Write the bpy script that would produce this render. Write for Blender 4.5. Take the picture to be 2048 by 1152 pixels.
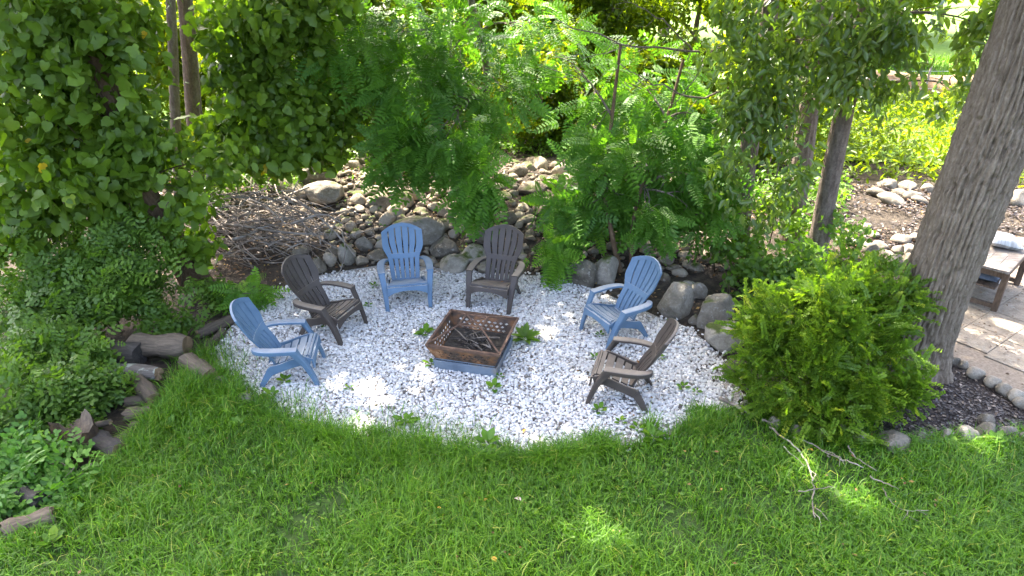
import bpy, bmesh, math, random
import numpy as np
from mathutils import Vector, Matrix
random.seed(7); rng = np.random.default_rng(11)
sc = bpy.context.scene
COL = sc.collection
for o in list(bpy.data.objects): bpy.data.objects.remove(o)

# ------------------------------------------------------------------ camera, sky, sun, exposure
CAM_H, PITCH, FPX = 4.45, math.radians(26.42), 1365.0
cam = bpy.data.cameras.new('camera'); cam.sensor_width = 36; cam.lens = 24.0; cam.clip_end = 900; cam.clip_start = .05
camo = bpy.data.objects.new('camera', cam); COL.objects.link(camo)
camo.location = (0, 0, CAM_H); camo.rotation_euler = (math.pi/2-PITCH, 0, 0); sc.camera = camo
SUN_EL, SUN_AZ = math.radians(54), math.atan2(-.50, .86)
S = Vector((math.sin(SUN_AZ)*math.cos(SUN_EL), math.cos(SUN_AZ)*math.cos(SUN_EL), math.sin(SUN_EL)))
w = bpy.data.worlds.new('World'); sc.world = w; w.use_nodes = True
nt = w.node_tree; bg = nt.nodes['Background']; sky = nt.nodes.new('ShaderNodeTexSky')
sky.sky_type = 'NISHITA'; sky.sun_disc = False; sky.sun_elevation = SUN_EL; sky.sun_rotation = SUN_AZ; sky.air_density = .7; sky.dust_density = 6.0; sky.ozone_density = .3
nt.links.new(sky.outputs[0], bg.inputs[0]); bg.inputs[1].default_value = .15
sl = bpy.data.lights.new('sun', 'SUN'); sl.energy = 2.5; sl.angle = math.radians(.55); sl.color = (1, .93, .82)
so = bpy.data.objects.new('sun', sl); COL.objects.link(so); so.rotation_euler = (-S).to_track_quat('-Z', 'Y').to_euler(); so.location = S*60
vs = sc.view_settings; vs.view_transform = 'Standard'; vs.look = 'None'; vs.gamma = 1; vs.exposure = 3.48; vs.use_curve_mapping = False
sc.render.engine = 'CYCLES'
cy = sc.cycles; cy.max_bounces = 7; cy.diffuse_bounces = 4; cy.glossy_bounces = 2; cy.transmission_bounces = 5; cy.transparent_max_bounces = 4
cy.use_denoising = True; cy.denoiser = 'OPENIMAGEDENOISE'; cy.denoising_prefilter = 'ACCURATE'; cy.denoising_input_passes = 'RGB_ALBEDO_NORMAL'
cy.caustics_reflective = False; cy.caustics_refractive = False; cy.sample_clamp_indirect = 6

# ------------------------------------------------------------------ measured layout, metres
BANK=[(-2.25, 11.16, 0.53, 0.224, 0.112), (-2.0, 11.4, 0.61, 0.175, 0.079), (-1.81, 11.13, 0.52, 0.12, 0.112), (-1.7, 11.3, 0.58, 0.104, 0.113), (-1.95, 10.88, 0.43, 0.127, 0.118), (-2.09, 10.72, 0.36, 0.134, 0.125), (-1.84, 10.77, 0.38, 0.092, 0.067), (-2.64, 11.18, 0.54, 0.112, 0.103), (-2.59, 10.99, 0.47, 0.077, 0.051), (-2.35, 10.96, 0.46, 0.076, 0.068), (-2.21, 10.99, 0.47, 0.068, 0.051), (-3.27, 10.85, 0.42, 0.084, 0.084), (-3.04, 10.69, 0.35, 0.075, 0.075), (-2.96, 10.36, 0.23, 0.098, 0.082), (-2.66, 10.55, 0.3, 0.083, 0.091), (-2.56, 10.39, 0.24, 0.106, 0.082), (-2.39, 10.66, 0.34, 0.067, 0.05), (-2.11, 9.86, 0.07, 0.142, 0.087), (-2.12, 10.12, 0.15, 0.088, 0.097), (-2.84, 9.99, 0.11, 0.112, 0.088), (-2.84, 9.71, 0.04, 0.109, 0.125), (-2.99, 9.54, 0.01, 0.123, 0.123), (-2.35, 9.74, 0.05, 0.102, 0.078), (-3.38, 9.98, 0.11, 0.143, 0.065), (-1.18, 11.71, 0.69, 0.16, 0.072), (-1.27, 11.5, 0.64, 0.07, 0.048), (-1.3, 11.35, 0.59, 0.096, 0.065), (-1.11, 11.43, 0.62, 0.096, 0.07), (-1.08, 11.29, 0.58, 0.069, 0.065), (-1.35, 11.21, 0.55, 0.065, 0.047), (-1.31, 11.02, 0.48, 0.102, 0.068), (-1.18, 10.89, 0.43, 0.114, 0.093), (-1.06, 10.8, 0.39, 0.084, 0.067), (-1.0, 10.96, 0.46, 0.068, 0.047), (-0.86, 10.88, 0.43, 0.093, 0.063), (-0.75, 11.02, 0.48, 0.068, 0.064), (-0.69, 10.8, 0.4, 0.067, 0.055), (-0.92, 10.77, 0.38, 0.067, 0.046), (-0.69, 10.71, 0.36, 0.113, 0.054), (-0.49, 10.67, 0.34, 0.083, 0.083), (-1.0, 10.58, 0.31, 0.062, 0.046), (-0.81, 10.53, 0.29, 0.099, 0.062), (-0.69, 10.58, 0.31, 0.046, 0.054), (-0.6, 10.55, 0.3, 0.062, 0.054), (-0.95, 10.39, 0.24, 0.074, 0.074), (-1.09, 10.34, 0.22, 0.065, 0.053), (-0.69, 10.36, 0.23, 0.074, 0.074), (-0.83, 11.15, 0.53, 0.077, 0.065), (0.02, 11.4, 0.61, 0.079, 0.057), (0.35, 11.51, 0.64, 0.207, 0.093), (0.36, 11.26, 0.57, 0.108, 0.065), (0.0, 11.15, 0.53, 0.065, 0.047), (0.19, 11.05, 0.49, 0.094, 0.056), (0.12, 10.94, 0.45, 0.076, 0.055), (0.14, 10.85, 0.41, 0.076, 0.055), (0.31, 10.91, 0.44, 0.076, 0.068), (0.51, 10.88, 0.43, 0.123, 0.085), (-0.04, 10.71, 0.36, 0.1, 0.109), (0.28, 10.74, 0.37, 0.151, 0.068), (0.12, 10.63, 0.33, 0.083, 0.067), (0.32, 10.58, 0.31, 0.091, 0.062), (0.53, 10.69, 0.35, 0.084, 0.067), (0.48, 10.5, 0.28, 0.074, 0.062), (0.31, 10.41, 0.25, 0.074, 0.062), (0.66, 10.41, 0.25, 0.082, 0.053), (0.3, 10.33, 0.22, 0.098, 0.044), (0.87, 10.39, 0.24, 0.09, 0.057), (1.11, 10.28, 0.2, 0.098, 0.057), (1.33, 10.02, 0.11, 0.104, 0.064), (1.01, 10.04, 0.12, 0.088, 0.056), (1.56, 10.39, 0.24, 0.09, 0.057), (2.13, 10.04, 0.12, 0.104, 0.064), (2.4, 9.78, 0.05, 0.118, 0.079), (2.53, 9.42, 0.0, 0.115, 0.069), (2.83, 9.56, 0.01, 0.108, 0.069), (2.3, 9.24, 0.0, 0.098, 0.068), (1.21, 10.61, 0.32, 0.1, 0.058), (0.72, 10.72, 0.36, 0.1, 0.059), (2.75, 9.93, 0.08, 0.087, 0.056), (3.04, 9.8, 0.04, 0.102, 0.063), (2.03, 9.42, 0.0, 0.092, 0.061), (-2.79, 10.72, 0.36, 0.075, 0.059), (-3.1, 10.55, 0.3, 0.075, 0.058), (-2.83, 10.91, 0.44, 0.076, 0.051), (-2.33, 10.44, 0.26, 0.074, 0.058), (-2.47, 10.8, 0.39, 0.067, 0.05), (-1.47, 10.85, 0.42, 0.068, 0.051), (-1.53, 11.1, 0.51, 0.077, 0.051), (-1.42, 11.29, 0.58, 0.061, 0.043), (-0.33, 10.91, 0.44, 0.068, 0.051), (-0.21, 11.1, 0.51, 0.069, 0.051), (-0.29, 11.29, 0.57, 0.078, 0.052), (-0.55, 11.02, 0.48, 0.068, 0.051), (-0.64, 11.21, 0.55, 0.069, 0.052), (-0.47, 11.42, 0.62, 0.079, 0.052), (-1.63, 11.61, 0.67, 0.088, 0.053), (-0.96, 11.61, 0.67, 0.08, 0.053), (-0.69, 11.5, 0.64, 0.079, 0.053), (-0.21, 11.58, 0.66, 0.088, 0.053), (0.57, 11.21, 0.55, 0.078, 0.052), (0.65, 10.97, 0.46, 0.076, 0.051), (0.83, 11.29, 0.57, 0.087, 0.052)]
BOULDERS=[(-1.52, 10.33, 0.22, 0.367, 0.253, 'large tan round boulder just behind the blue chair beside the back stones'), (-1.07, 10.01, 0.11, 0.264, 0.136, 'long flat-faced tan slab stone between the two back chairs'), (-0.6, 9.86, 0.07, 0.245, 0.142, 'angular grey stone with mossy top beside the brown back chair'), (-0.9, 9.59, 0.02, 0.24, 0.132, 'low speckled dark stone half under moss at the back gravel edge'), (-0.4, 9.45, 0.01, 0.115, 0.115, 'small round tan stone seen under the arm of the brown back chair'), (-0.4, 10.28, 0.2, 0.195, 0.155, 'pale wedge-shaped stone beside the top of the brown back chair'), (1.03, 9.13, 0.0, 0.246, 0.216, 'large dark grey boulder beside the green seedling at the gravel edge'), (1.41, 9.25, 0.0, 0.225, 0.21, 'brown grey boulder at the foot of the thin locust stems'), (1.77, 9.04, 0.0, 0.126, 0.17, 'upright tan stone directly behind the right blue chair'), (2.23, 8.22, 0.0, 0.287, 0.246, 'big squarish tan boulder right of the blue chair'), (2.65, 8.64, 0.0, 0.128, 0.157, 'flat upright grey stone above the pale boulder'), (2.68, 7.88, 0.0, 0.219, 0.272, 'tall pale grey boulder standing at the gravel edge'), (2.66, 7.35, 0.0, 0.238, 0.207, 'rounded tan boulder nearest the yellow green shrub'), (2.41, 7.91, 0.0, 0.073, 0.086, 'small blue grey cobble wedged between two big boulders'), (2.59, 8.95, 0.0, 0.11, 0.066, 'small pale cobble resting above the squarish boulder'), (2.55, 6.65, 0.0, 0.099, 0.134, 'brown boulder half hidden under the shrub at the gravel edge'), (2.52, 6.05, 0.0, 0.06, 0.049, 'small pointed white stone at the lawn corner by the shrub'), (-3.2, 11.27, 0.57, 0.32, 0.199, 'big dark mossy boulder at the top of the brush pile'), (-3.52, 11.73, 0.7, 0.268, 0.223, 'tilted boulder with moss cushion above the brush pile'), (-2.36, 10.09, 0.14, 0.153, 0.128, 'blue grey angular stone left of the blue back chair'), (-2.56, 9.78, 0.06, 0.141, 0.188, 'upright dappled stone at the gravel edge left of the blue back chair'), (-2.93, 6.14, 0.0, 0.093, 0.071, 'flat grey stone at the left gravel corner in the grass'), (-3.3, 6.45, 0.0, 0.085, 0.085, 'upright blue grey stone beside the split logs')]
EDGE=[(3.52, 5.49, 0.0, 0.083, 0.066), (3.8, 5.4, 0.0, 0.17, 0.076), (4.11, 5.47, 0.0, 0.071, 0.06), (4.37, 5.49, 0.0, 0.071, 0.071), (4.58, 5.51, 0.0, 0.124, 0.084), (4.84, 5.58, 0.0, 0.095, 0.072), (4.95, 5.78, 0.0, 0.092, 0.047), (5.02, 5.53, 0.0, 0.094, 0.071), (5.14, 5.49, 0.0, 0.061, 0.051), (5.37, 6.63, 0.0, 0.102, 0.075), (5.46, 6.47, 0.0, 0.105, 0.066), (5.49, 6.3, 0.0, 0.103, 0.067), (5.55, 6.2, 0.0, 0.11, 0.072), (5.52, 6.05, 0.0, 0.081, 0.06), (5.34, 6.83, 0.0, 0.065, 0.045), (5.28, 6.9, 0.0, 0.063, 0.048), (3.36, 5.6, 0.0, 0.056, 0.054), (3.14, 5.56, 0.0, 0.066, 0.056), (2.9, 5.6, 0.0, 0.072, 0.056), (2.71, 5.71, 0.0, 0.068, 0.057)]
REAR=[(7.33, 12.79, 0.3, 0.175, 0.088), (6.9, 12.32, 0.3, 0.146, 0.085), (6.97, 11.91, 0.29, 0.193, 0.087), (7.43, 12.12, 0.3, 0.144, 0.084), (7.62, 12.72, 0.3, 0.136, 0.078), (7.96, 12.5, 0.3, 0.11, 0.096), (7.29, 12.32, 0.3, 0.113, 0.066), (7.5, 11.94, 0.29, 0.119, 0.064), (9.24, 11.96, 0.29, 0.216, 0.12), (6.43, 10.48, 0.11, 0.141, 0.075), (5.79, 10.19, 0.07, 0.122, 0.073), (6.0, 10.29, 0.08, 0.106, 0.065), (6.4, 10.14, 0.06, 0.105, 0.073), (6.76, 10.53, 0.12, 0.108, 0.067), (5.92, 9.68, 0.01, 0.14, 0.121), (6.26, 9.86, 0.03, 0.095, 0.079), (5.98, 10.03, 0.05, 0.088, 0.056), (5.69, 10.38, 0.09, 0.107, 0.066), (6.04, 10.63, 0.13, 0.092, 0.059), (6.25, 10.17, 0.06, 0.097, 0.057), (5.51, 10.46, 0.11, 0.108, 0.066), (6.03, 10.89, 0.17, 0.094, 0.051), (7.26, 11.13, 0.21, 0.104, 0.07)]
GRAPE_A=[(-5.45, 8.5, 3.65, 0.88, 0.7, 0.65, 630), (-5.02, 8.4, 3.11, 0.71, 0.5, 0.66, 480), (-5.85, 8.3, 2.72, 0.66, 0.7, 0.74, 510), (-4.94, 8.4, 2.39, 0.49, 0.4, 0.48, 255), (-5.6, 8.2, 1.94, 0.93, 0.7, 0.62, 630), (-4.66, 8.45, 1.99, 0.51, 0.35, 0.5, 285), (-4.44, 8.5, 1.51, 0.36, 0.3, 0.4, 135), (-6.2, 8.0, 1.42, 0.5, 0.6, 0.56, 285), (-4.42, 8.55, 0.74, 0.34, 0.3, 0.34, 135), (-5.05, 8.4, 1.34, 0.52, 0.4, 0.36, 180), (-4.01, 9.0, 1.83, 0.41, 0.4, 0.38, 120), (-4.61, 8.7, 3.69, 0.3, 0.4, 0.4, 135)]
GRAPE_B=[(-4.04, 10.6, 3.39, 0.73, 0.6, 0.82, 495), (-3.24, 10.4, 3.48, 0.64, 0.6, 0.72, 420), (-3.91, 10.4, 2.5, 0.82, 0.6, 0.67, 510), (-3.29, 10.3, 2.22, 0.6, 0.5, 0.67, 360), (-4.47, 10.4, 1.9, 0.54, 0.5, 0.51, 225), (-3.6, 10.2, 1.68, 0.72, 0.5, 0.38, 345), (-3.02, 10.6, 1.69, 0.47, 0.5, 0.48, 180), (-2.65, 10.9, 2.02, 0.48, 0.4, 0.53, 180), (-2.35, 11.0, 2.46, 0.39, 0.4, 0.53, 135), (-2.97, 11.0, 2.84, 0.62, 0.5, 0.78, 300), (-2.94, 10.5, 3.8, 0.85, 0.5, 0.4, 330)]
ROSE=[(-6.08, 7.9, 0.99, 0.82, 0.6, 0.63, 900), (-5.06, 8.0, 1.02, 0.76, 0.5, 0.43, 700), (-5.52, 7.4, 0.61, 0.92, 0.6, 0.41, 1100), (-4.7, 7.8, 0.51, 0.64, 0.4, 0.29, 500), (-5.71, 6.9, 0.34, 0.47, 0.5, 0.33, 600), (-4.42, 7.6, 0.22, 0.38, 0.3, 0.18, 260), (-4.19, 8.4, 0.09, 0.28, 0.3, 0.31, 140), (-5.09, 7.6, 0.78, 0.74, 0.4, 0.35, 500)]
BUSHL=[(-4.93, 6.0, 0.32, 0.63, 0.6, 0.5, 1320), (-4.9, 5.4, 0.2, 0.34, 0.5, 0.33, 616), (-4.46, 6.15, 0.22, 0.32, 0.35, 0.3, 369), (-4.86, 6.45, 0.38, 0.44, 0.4, 0.25, 369), (-5.29, 6.4, 0.51, 0.49, 0.4, 0.31, 440), (-4.56, 5.55, 0.15, 0.35, 0.3, 0.2, 334)]
LOCA=[(-2.55, 11.0, 3.13, 0.84, 0.8, 0.68, 209), (-1.77, 11.5, 3.37, 0.95, 0.8, 0.62, 247), (-1.6, 11.0, 2.54, 0.86, 0.7, 0.61, 237), (-1.0, 11.5, 2.92, 0.88, 0.8, 0.72, 228), (-1.17, 10.3, 1.88, 0.8, 0.6, 0.51, 304), (-1.74, 10.4, 1.51, 0.39, 0.4, 0.35, 76), (-0.6, 10.0, 1.31, 0.36, 0.35, 0.47, 123), (-0.37, 9.9, 0.99, 0.23, 0.25, 0.26, 42), (-0.2, 11.5, 2.45, 0.66, 0.7, 0.55, 85), (-0.75, 11.0, 2.15, 0.64, 0.6, 0.53, 142), (0.14, 12.5, 3.2, 0.95, 0.8, 0.67, 104)]
LOCB=[(0.81, 12.0, 2.86, 0.92, 0.8, 0.66, 85), (1.31, 10.8, 2.04, 0.55, 0.7, 0.53, 85), (1.7, 10.0, 1.54, 0.83, 0.6, 0.59, 285), (2.56, 9.8, 1.45, 0.67, 0.5, 0.58, 247), (2.05, 9.6, 0.97, 0.82, 0.5, 0.46, 266), (2.7, 9.5, 0.93, 0.48, 0.4, 0.37, 133), (1.34, 9.9, 0.95, 0.61, 0.5, 0.43, 142), (0.82, 10.0, 0.91, 0.39, 0.4, 0.3, 57), (2.09, 11.0, 2.46, 0.87, 0.7, 0.7, 171), (2.89, 10.5, 2.03, 0.61, 0.6, 0.6, 142)]
SEEDC=[(0.6, 9.25, 0.4, 0.41, 0.35, 0.35, 154)]
SEEDD=[(-3.68, 8.35, 0.14, 0.38, 0.3, 0.27, 120)]
SEEDE=[(-4.48, 5.0, 0.26, 0.37, 0.3, 0.23, 200), (-3.94, 4.8, 0.14, 0.23, 0.25, 0.18, 120), (-4.43, 4.6, 0.12, 0.22, 0.25, 0.2, 110), (-4.0, 4.6, -0.0, 0.18, 0.2, 0.12, 60)]
CH4=[(2.99, 9.5, 3.44, 0.53, 0.5, 0.66, 588), (3.21, 9.3, 2.51, 0.4, 0.4, 0.68, 588), (3.1, 9.2, 1.63, 0.28, 0.4, 0.62, 237), (3.48, 9.2, 2.06, 0.27, 0.4, 0.53, 182)]
CH3=[(3.68, 9.3, 3.21, 0.46, 0.5, 0.8, 672), (3.93, 9.3, 1.89, 0.28, 0.35, 0.66, 237), (3.75, 9.4, 1.05, 0.29, 0.3, 0.33, 154)]
CH2=[(4.18, 9.0, 3.61, 0.68, 0.5, 0.48, 588), (4.15, 8.8, 3.04, 0.28, 0.35, 0.42, 251), (4.96, 9.0, 3.43, 0.69, 0.5, 0.56, 672), (5.62, 9.0, 2.89, 0.32, 0.4, 0.36, 196), (4.86, 9.2, 2.72, 0.4, 0.35, 0.29, 168), (5.53, 8.6, 3.65, 0.35, 0.4, 0.4, 308)]
UNDER=[(3.54, 9.6, 0.49, 0.34, 0.35, 0.42, 432), (3.62, 9.0, 0.19, 0.47, 0.4, 0.45, 624), (4.26, 9.2, 0.26, 0.59, 0.4, 0.41, 672), (3.81, 8.3, 0.14, 0.55, 0.4, 0.27, 576), (5.32, 10.0, 0.41, 0.35, 0.3, 0.31, 240), (3.08, 8.6, 0.07, 0.21, 0.3, 0.24, 168), (3.11, 9.4, 0.41, 0.22, 0.25, 0.25, 156), (4.58, 10.2, 0.59, 0.36, 0.3, 0.31, 240), (4.2, 10.2, 0.92, 0.24, 0.25, 0.26, 132), (4.76, 9.6, 0.82, 0.19, 0.2, 0.25, 108)]
YEW=[(3.53, 6.6, 0.71, 0.75, 0.55, 0.56, 945), (2.9, 6.1, 0.45, 0.5, 0.5, 0.53, 630), (3.7, 6.1, 0.48, 0.48, 0.5, 0.53, 672), (3.22, 5.75, 0.25, 0.57, 0.4, 0.34, 441), (2.8, 6.6, 0.78, 0.3, 0.35, 0.37, 273), (4.18, 6.7, 0.94, 0.3, 0.4, 0.34, 273), (3.79, 6.9, 1.12, 0.51, 0.4, 0.25, 273)]
SHADEB=[(-4.77, 11.4, 0.96, 0.65, 0.4, 0.43, 504), (-4.1, 11.7, 0.91, 0.66, 0.4, 0.39, 504), (-5.09, 10.9, 0.73, 0.42, 0.3, 0.42, 312), (-2.7, 12.6, 0.59, 0.57, 0.3, 0.32, 312), (-3.73, 12.3, 0.88, 0.55, 0.3, 0.31, 288)]
WEEDS=[(-2.59, 6.5, 0.1), (-1.11, 7.57, 0.13), (-0.96, 6.85, 0.1), (-0.2, 6.36, 0.11), (-1.11, 5.76, 0.13), (0.93, 5.94, 0.09), (0.12, 7.52, 0.07), (1.92, 6.36, 0.07), (2.05, 6.27, 0.06), (1.12, 7.53, 0.06), (1.0, 6.99, 0.06), (-1.98, 8.33, 0.06), (-2.44, 7.79, 0.08), (-2.02, 8.95, 0.07), (2.07, 7.79, 0.07), (1.79, 6.99, 0.05), (-1.82, 6.34, 0.05), (2.36, 8.26, 0.07), (-0.14, 6.58, 0.05), (1.29, 5.63, 0.08), (1.13, 5.74, 0.07)]
LAWNWEEDS=[(-0.24, 5.38, 0.14), (1.42, 5.47, 0.14), (-3.51, 5.6, 0.13), (-2.81, 5.65, 0.1), (-2.64, 6.19, 0.11), (0.16, 4.42, 0.06), (2.6, 4.67, 0.06), (3.61, 5.58, 0.12), (4.33, 5.31, 0.1), (4.8, 5.4, 0.12), (-3.46, 4.6, 0.1), (-3.79, 4.1, 0.12), (-4.12, 4.31, 0.13), (-3.63, 6.38, 0.12)]
STICKS=[([(2.24, 6.05), (2.38, 5.91), (2.51, 5.73)], 0.028), ([(2.56, 5.69), (2.69, 5.62)], 0.016), ([(2.62, 5.58), (2.68, 5.38), (2.76, 5.24), (2.77, 4.96), (2.73, 4.76), (2.63, 4.51), (2.59, 4.35)], 0.013), ([(2.78, 5.4), (2.94, 5.31), (3.01, 5.18), (3.02, 5.09)], 0.011), ([(3.12, 5.09), (3.27, 4.96)], 0.011), ([(3.27, 5.27), (3.28, 5.13), (3.38, 4.93)], 0.01), ([(3.29, 4.84), (3.36, 4.76), (3.46, 4.67)], 0.009), ([(3.35, 4.71), (3.31, 4.55), (3.39, 4.44), (3.59, 4.42)], 0.007), ([(2.64, 5.27), (2.75, 5.0)], 0.009), ([(2.55, 4.64), (2.9, 4.71)], 0.007)]
LOGS=[((-5.04, 6.89, 0.17), (-4.37, 6.83, 0.17), 0.15), ((-4.54, 7.02, 0.2), (-3.89, 7.0, 0.2), 0.14), ((-4.75, 6.57, 0.16), (-3.98, 6.46, 0.16), 0.085), ((-4.19, 6.38, 0.12), (-3.83, 6.02, 0.12), 0.09), ((-4.18, 6.06, 0.06), (-3.9, 6.1, 0.06), 0.06), ((-4.05, 5.8, 0.08), (-3.8, 5.87, 0.08), 0.075), ((-3.9, 5.61, 0.06), (-3.71, 5.7, 0.06), 0.06), ((-4.1, 5.38, 0.1), (-3.79, 5.2, 0.1), 0.1), ((-3.95, 5.4, 0.05), (-3.84, 5.56, 0.05), 0.06), ((-3.83, 6.83, 0.1), (-3.42, 6.48, 0.1), 0.11), ((-3.98, 7.47, 0.07), (-3.71, 7.87, 0.07), 0.075), ((-3.76, 7.17, 0.05), (-3.71, 7.59, 0.05), 0.05), ((-4.42, 4.65, 0.1), (-4.16, 4.56, 0.1), 0.07), ((-4.26, 4.23, 0.07), (-3.95, 4.41, 0.07), 0.08), ((-4.55, 5.37, 0.16), (-4.07, 5.59, 0.16), 0.03)]

def ss(a, b, t):
    t = np.clip((np.asarray(t, float)-a)/(b-a), 0, 1); return t*t*(3-2*t)
def H(x, y):                                   # height of the ground
    return (.75-.45*ss(1.8, 4.5, x))*ss(9.3, 12.2, y)
def hz(x, y): return float(H(x, y))

# ------------------------------------------------------------------ noise and mesh helpers
_T = np.random.default_rng(3).random((32, 32, 32))
def vn(p, f=1.0):                              # smooth value noise 0..1
    p = np.asarray(p, float)*f+100.3; i = np.floor(p).astype(int); u = p-i; u = u*u*(3-2*u); i &= 31; j = (i+1) & 31
    x0, y0, z0 = i.T; x1, y1, z1 = j.T; ux, uy, uz = u.T
    a = _T[x0,y0,z0]*(1-ux)+_T[x1,y0,z0]*ux; b = _T[x0,y1,z0]*(1-ux)+_T[x1,y1,z0]*ux
    c = _T[x0,y0,z1]*(1-ux)+_T[x1,y0,z1]*ux; d = _T[x0,y1,z1]*(1-ux)+_T[x1,y1,z1]*ux
    return (a*(1-uy)+b*uy)*(1-uz)+(c*(1-uy)+d*uy)*uz
def fbm(p, f=1.0): return (vn(p, f)+.5*vn(p, 2.1*f)+.25*vn(p, 4.3*f))/1.75

class MB:
    def __init__(s): s.v = []; s.f = []
    def add(s, v, f):
        n = len(s.v); s.v += [tuple(q) for q in v]; s.f += [tuple(i+n for i in q) for q in f]; return s
    def loft(s, rings, cap=True, closed=True):
        m = len(rings[0]); v = [p for r in rings for p in r]; f = []
        for k in range(len(rings)-1):
            for i in range(m if closed else m-1):
                j = (i+1) % m; f.append((k*m+i, k*m+j, (k+1)*m+j, (k+1)*m+i))
        if cap and closed: f.append(tuple(range(m))[::-1]); f.append(tuple((len(rings)-1)*m+i for i in range(m)))
        return s.add(v, f)
    def box(s, c, d, M=None):
        x, y, z = [q/2 for q in d]
        v = [Vector((a*x, b*y, e*z)) for e in (-1, 1) for a, b in ((-1,-1),(1,-1),(1,1),(-1,1))]
        v = [((M @ q) if M else q)+Vector(c) for q in v]
        return s.add(v, [(3,2,1,0),(4,5,6,7),(0,1,5,4),(1,2,6,5),(2,3,7,6),(3,0,4,7)])
    def bar(s, a, b, wd, hh, up=(0,0,1)):
        a, b = Vector(a), Vector(b); d = (b-a).normalized(); sd = d.cross(Vector(up)).normalized(); u = sd.cross(d)
        r = lambda p: [p+sd*wd/2+u*hh/2, p-sd*wd/2+u*hh/2, p-sd*wd/2-u*hh/2, p+sd*wd/2-u*hh/2]
        return s.loft([r(a), r(b)])
    def tube(s, pts, rad, n=6, wob=0):
        P = [Vector(p) for p in pts]; rings = []; up = Vector((.13, .21, .97))
        for i, p in enumerate(P):
            d = (P[min(i+1, len(P)-1)]-P[max(i-1, 0)]).normalized(); a = d.cross(up)
            if a.length < .1: a = d.cross(Vector((1, 0, 0)))
            a.normalize(); b = d.cross(a); r = rad[i] if hasattr(rad, '__len__') else rad
            rings.append([p+(a*math.cos(t)+b*math.sin(t))*r*(1+wob*(random.random()-.5)) for t in [2*math.pi*k/n for k in range(n)]])
        return s.loft(rings)
    def mesh(s, name, mat=None, smooth=False):
        me = bpy.data.meshes.new(name); me.from_pydata(s.v, [], s.f); me.update()
        if mat: me.materials.append(mat)
        if smooth: me.polygons.foreach_set('use_smooth', [True]*len(me.polygons))
        return me
def tag(o, label=None, cat=None, group=None, kind=None):
    for k, v in (('label', label), ('category', cat), ('group', group), ('kind', kind)):
        if v: o[k] = v
    return o
def ob(name, data, parent=None, loc=None, rz=0, **k):
    o = bpy.data.objects.new(name, data); COL.objects.link(o)
    if parent: o.parent = parent
    if loc is not None: o.location = loc
    if rz: o.rotation_euler = (0, 0, rz)
    return tag(o, **k)
def empty(name, loc=(0,0,0), rz=0, **k):
    o = ob(name, None, None, loc, rz, **k); o.empty_display_size = .1; return o
def npmesh(name, V, Fq, mat, tint=None, smooth=False):     # V (n,3); Fq list of (m,k) index arrays
    me = bpy.data.meshes.new(name); V = np.ascontiguousarray(V, np.float32)
    me.vertices.add(len(V)); me.vertices.foreach_set('co', V.ravel())
    loops = np.concatenate([f.ravel() for f in Fq]).astype(np.int32)
    tot = np.concatenate([np.full(len(f), f.shape[1]) for f in Fq]).astype(np.int32)
    st = np.concatenate([[0], np.cumsum(tot)[:-1]]).astype(np.int32)
    me.loops.add(len(loops)); me.loops.foreach_set('vertex_index', loops)
    me.polygons.add(len(tot)); me.polygons.foreach_set('loop_start', st); me.polygons.foreach_set('loop_total', tot)
    if tint is not None:
        at = me.attributes.new('tint', 'FLOAT', 'POINT'); at.data.foreach_set('value', np.ascontiguousarray(tint, np.float32))
    if smooth: me.polygons.foreach_set('use_smooth', np.ones(len(tot), bool))
    me.materials.append(mat); me.update(calc_edges=True); return me
def catmull(P, n):
    P = [Vector(p) for p in P]; Q = [P[0]*2-P[1]]+P+[P[-1]*2-P[-2]]; out = []; m = len(P)-1
    for k in range(n):
        t = k/(n-1)*m; i = min(int(t), m-1); t -= i; a, b, c, d = Q[i:i+4]
        out.append(.5*((2*b)+(c-a)*t+(2*a-5*b+4*c-d)*t*t+(3*b-a-3*c+d)*t**3))
    return out

# ------------------------------------------------------------------ materials
def mat(name):
    m = bpy.data.materials.new(name); m.use_nodes = True; t = m.node_tree
    return m, t, t.nodes['Principled BSDF'], t.nodes['Material Output']
def N(t, ty, **k):
    n = t.nodes.new(ty)
    for a, v in k.items():
        if a.startswith('i_'): n.inputs[a[2:].replace('_', ' ')].default_value = v
        else: setattr(n, a, v)
    return n
def ramp(t, src, stops):
    r = t.nodes.new('ShaderNodeValToRGB'); e = r.color_ramp.elements
    while len(e) < len(stops): e.new(.5)
    for q, (p, c) in zip(e, stops): q.position = p; q.color = (*c, 1)
    t.links.new(src, r.inputs[0]); return r.outputs[0]
def coord(t, scale=(1,1,1), kind='Object'):
    c = t.nodes.new('ShaderNodeTexCoord'); mp = t.nodes.new('ShaderNodeMapping'); mp.inputs['Scale'].default_value = scale
    t.links.new(c.outputs[kind], mp.inputs[0]); return mp.outputs[0]
def geopos(t, scale=(1,1,1)):
    c = t.nodes.new('ShaderNodeNewGeometry'); mp = t.nodes.new('ShaderNodeMapping'); mp.inputs['Scale'].default_value = scale
    t.links.new(c.outputs['Position'], mp.inputs[0]); return mp.outputs[0]
def noise(t, vec, sc_=5, det=5, rough=.6):
    n = N(t, 'ShaderNodeTexNoise', i_Scale=sc_, i_Detail=det, i_Roughness=rough); t.links.new(vec, n.inputs['Vector']); return n.outputs['Fac']
def bump(t, p, h, st=.5, dist=.02):
    b = N(t, 'ShaderNodeBump', i_Strength=st, i_Distance=dist); t.links.new(h, b.inputs['Height']); t.links.new(b.outputs[0], p.inputs['Normal'])
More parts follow.
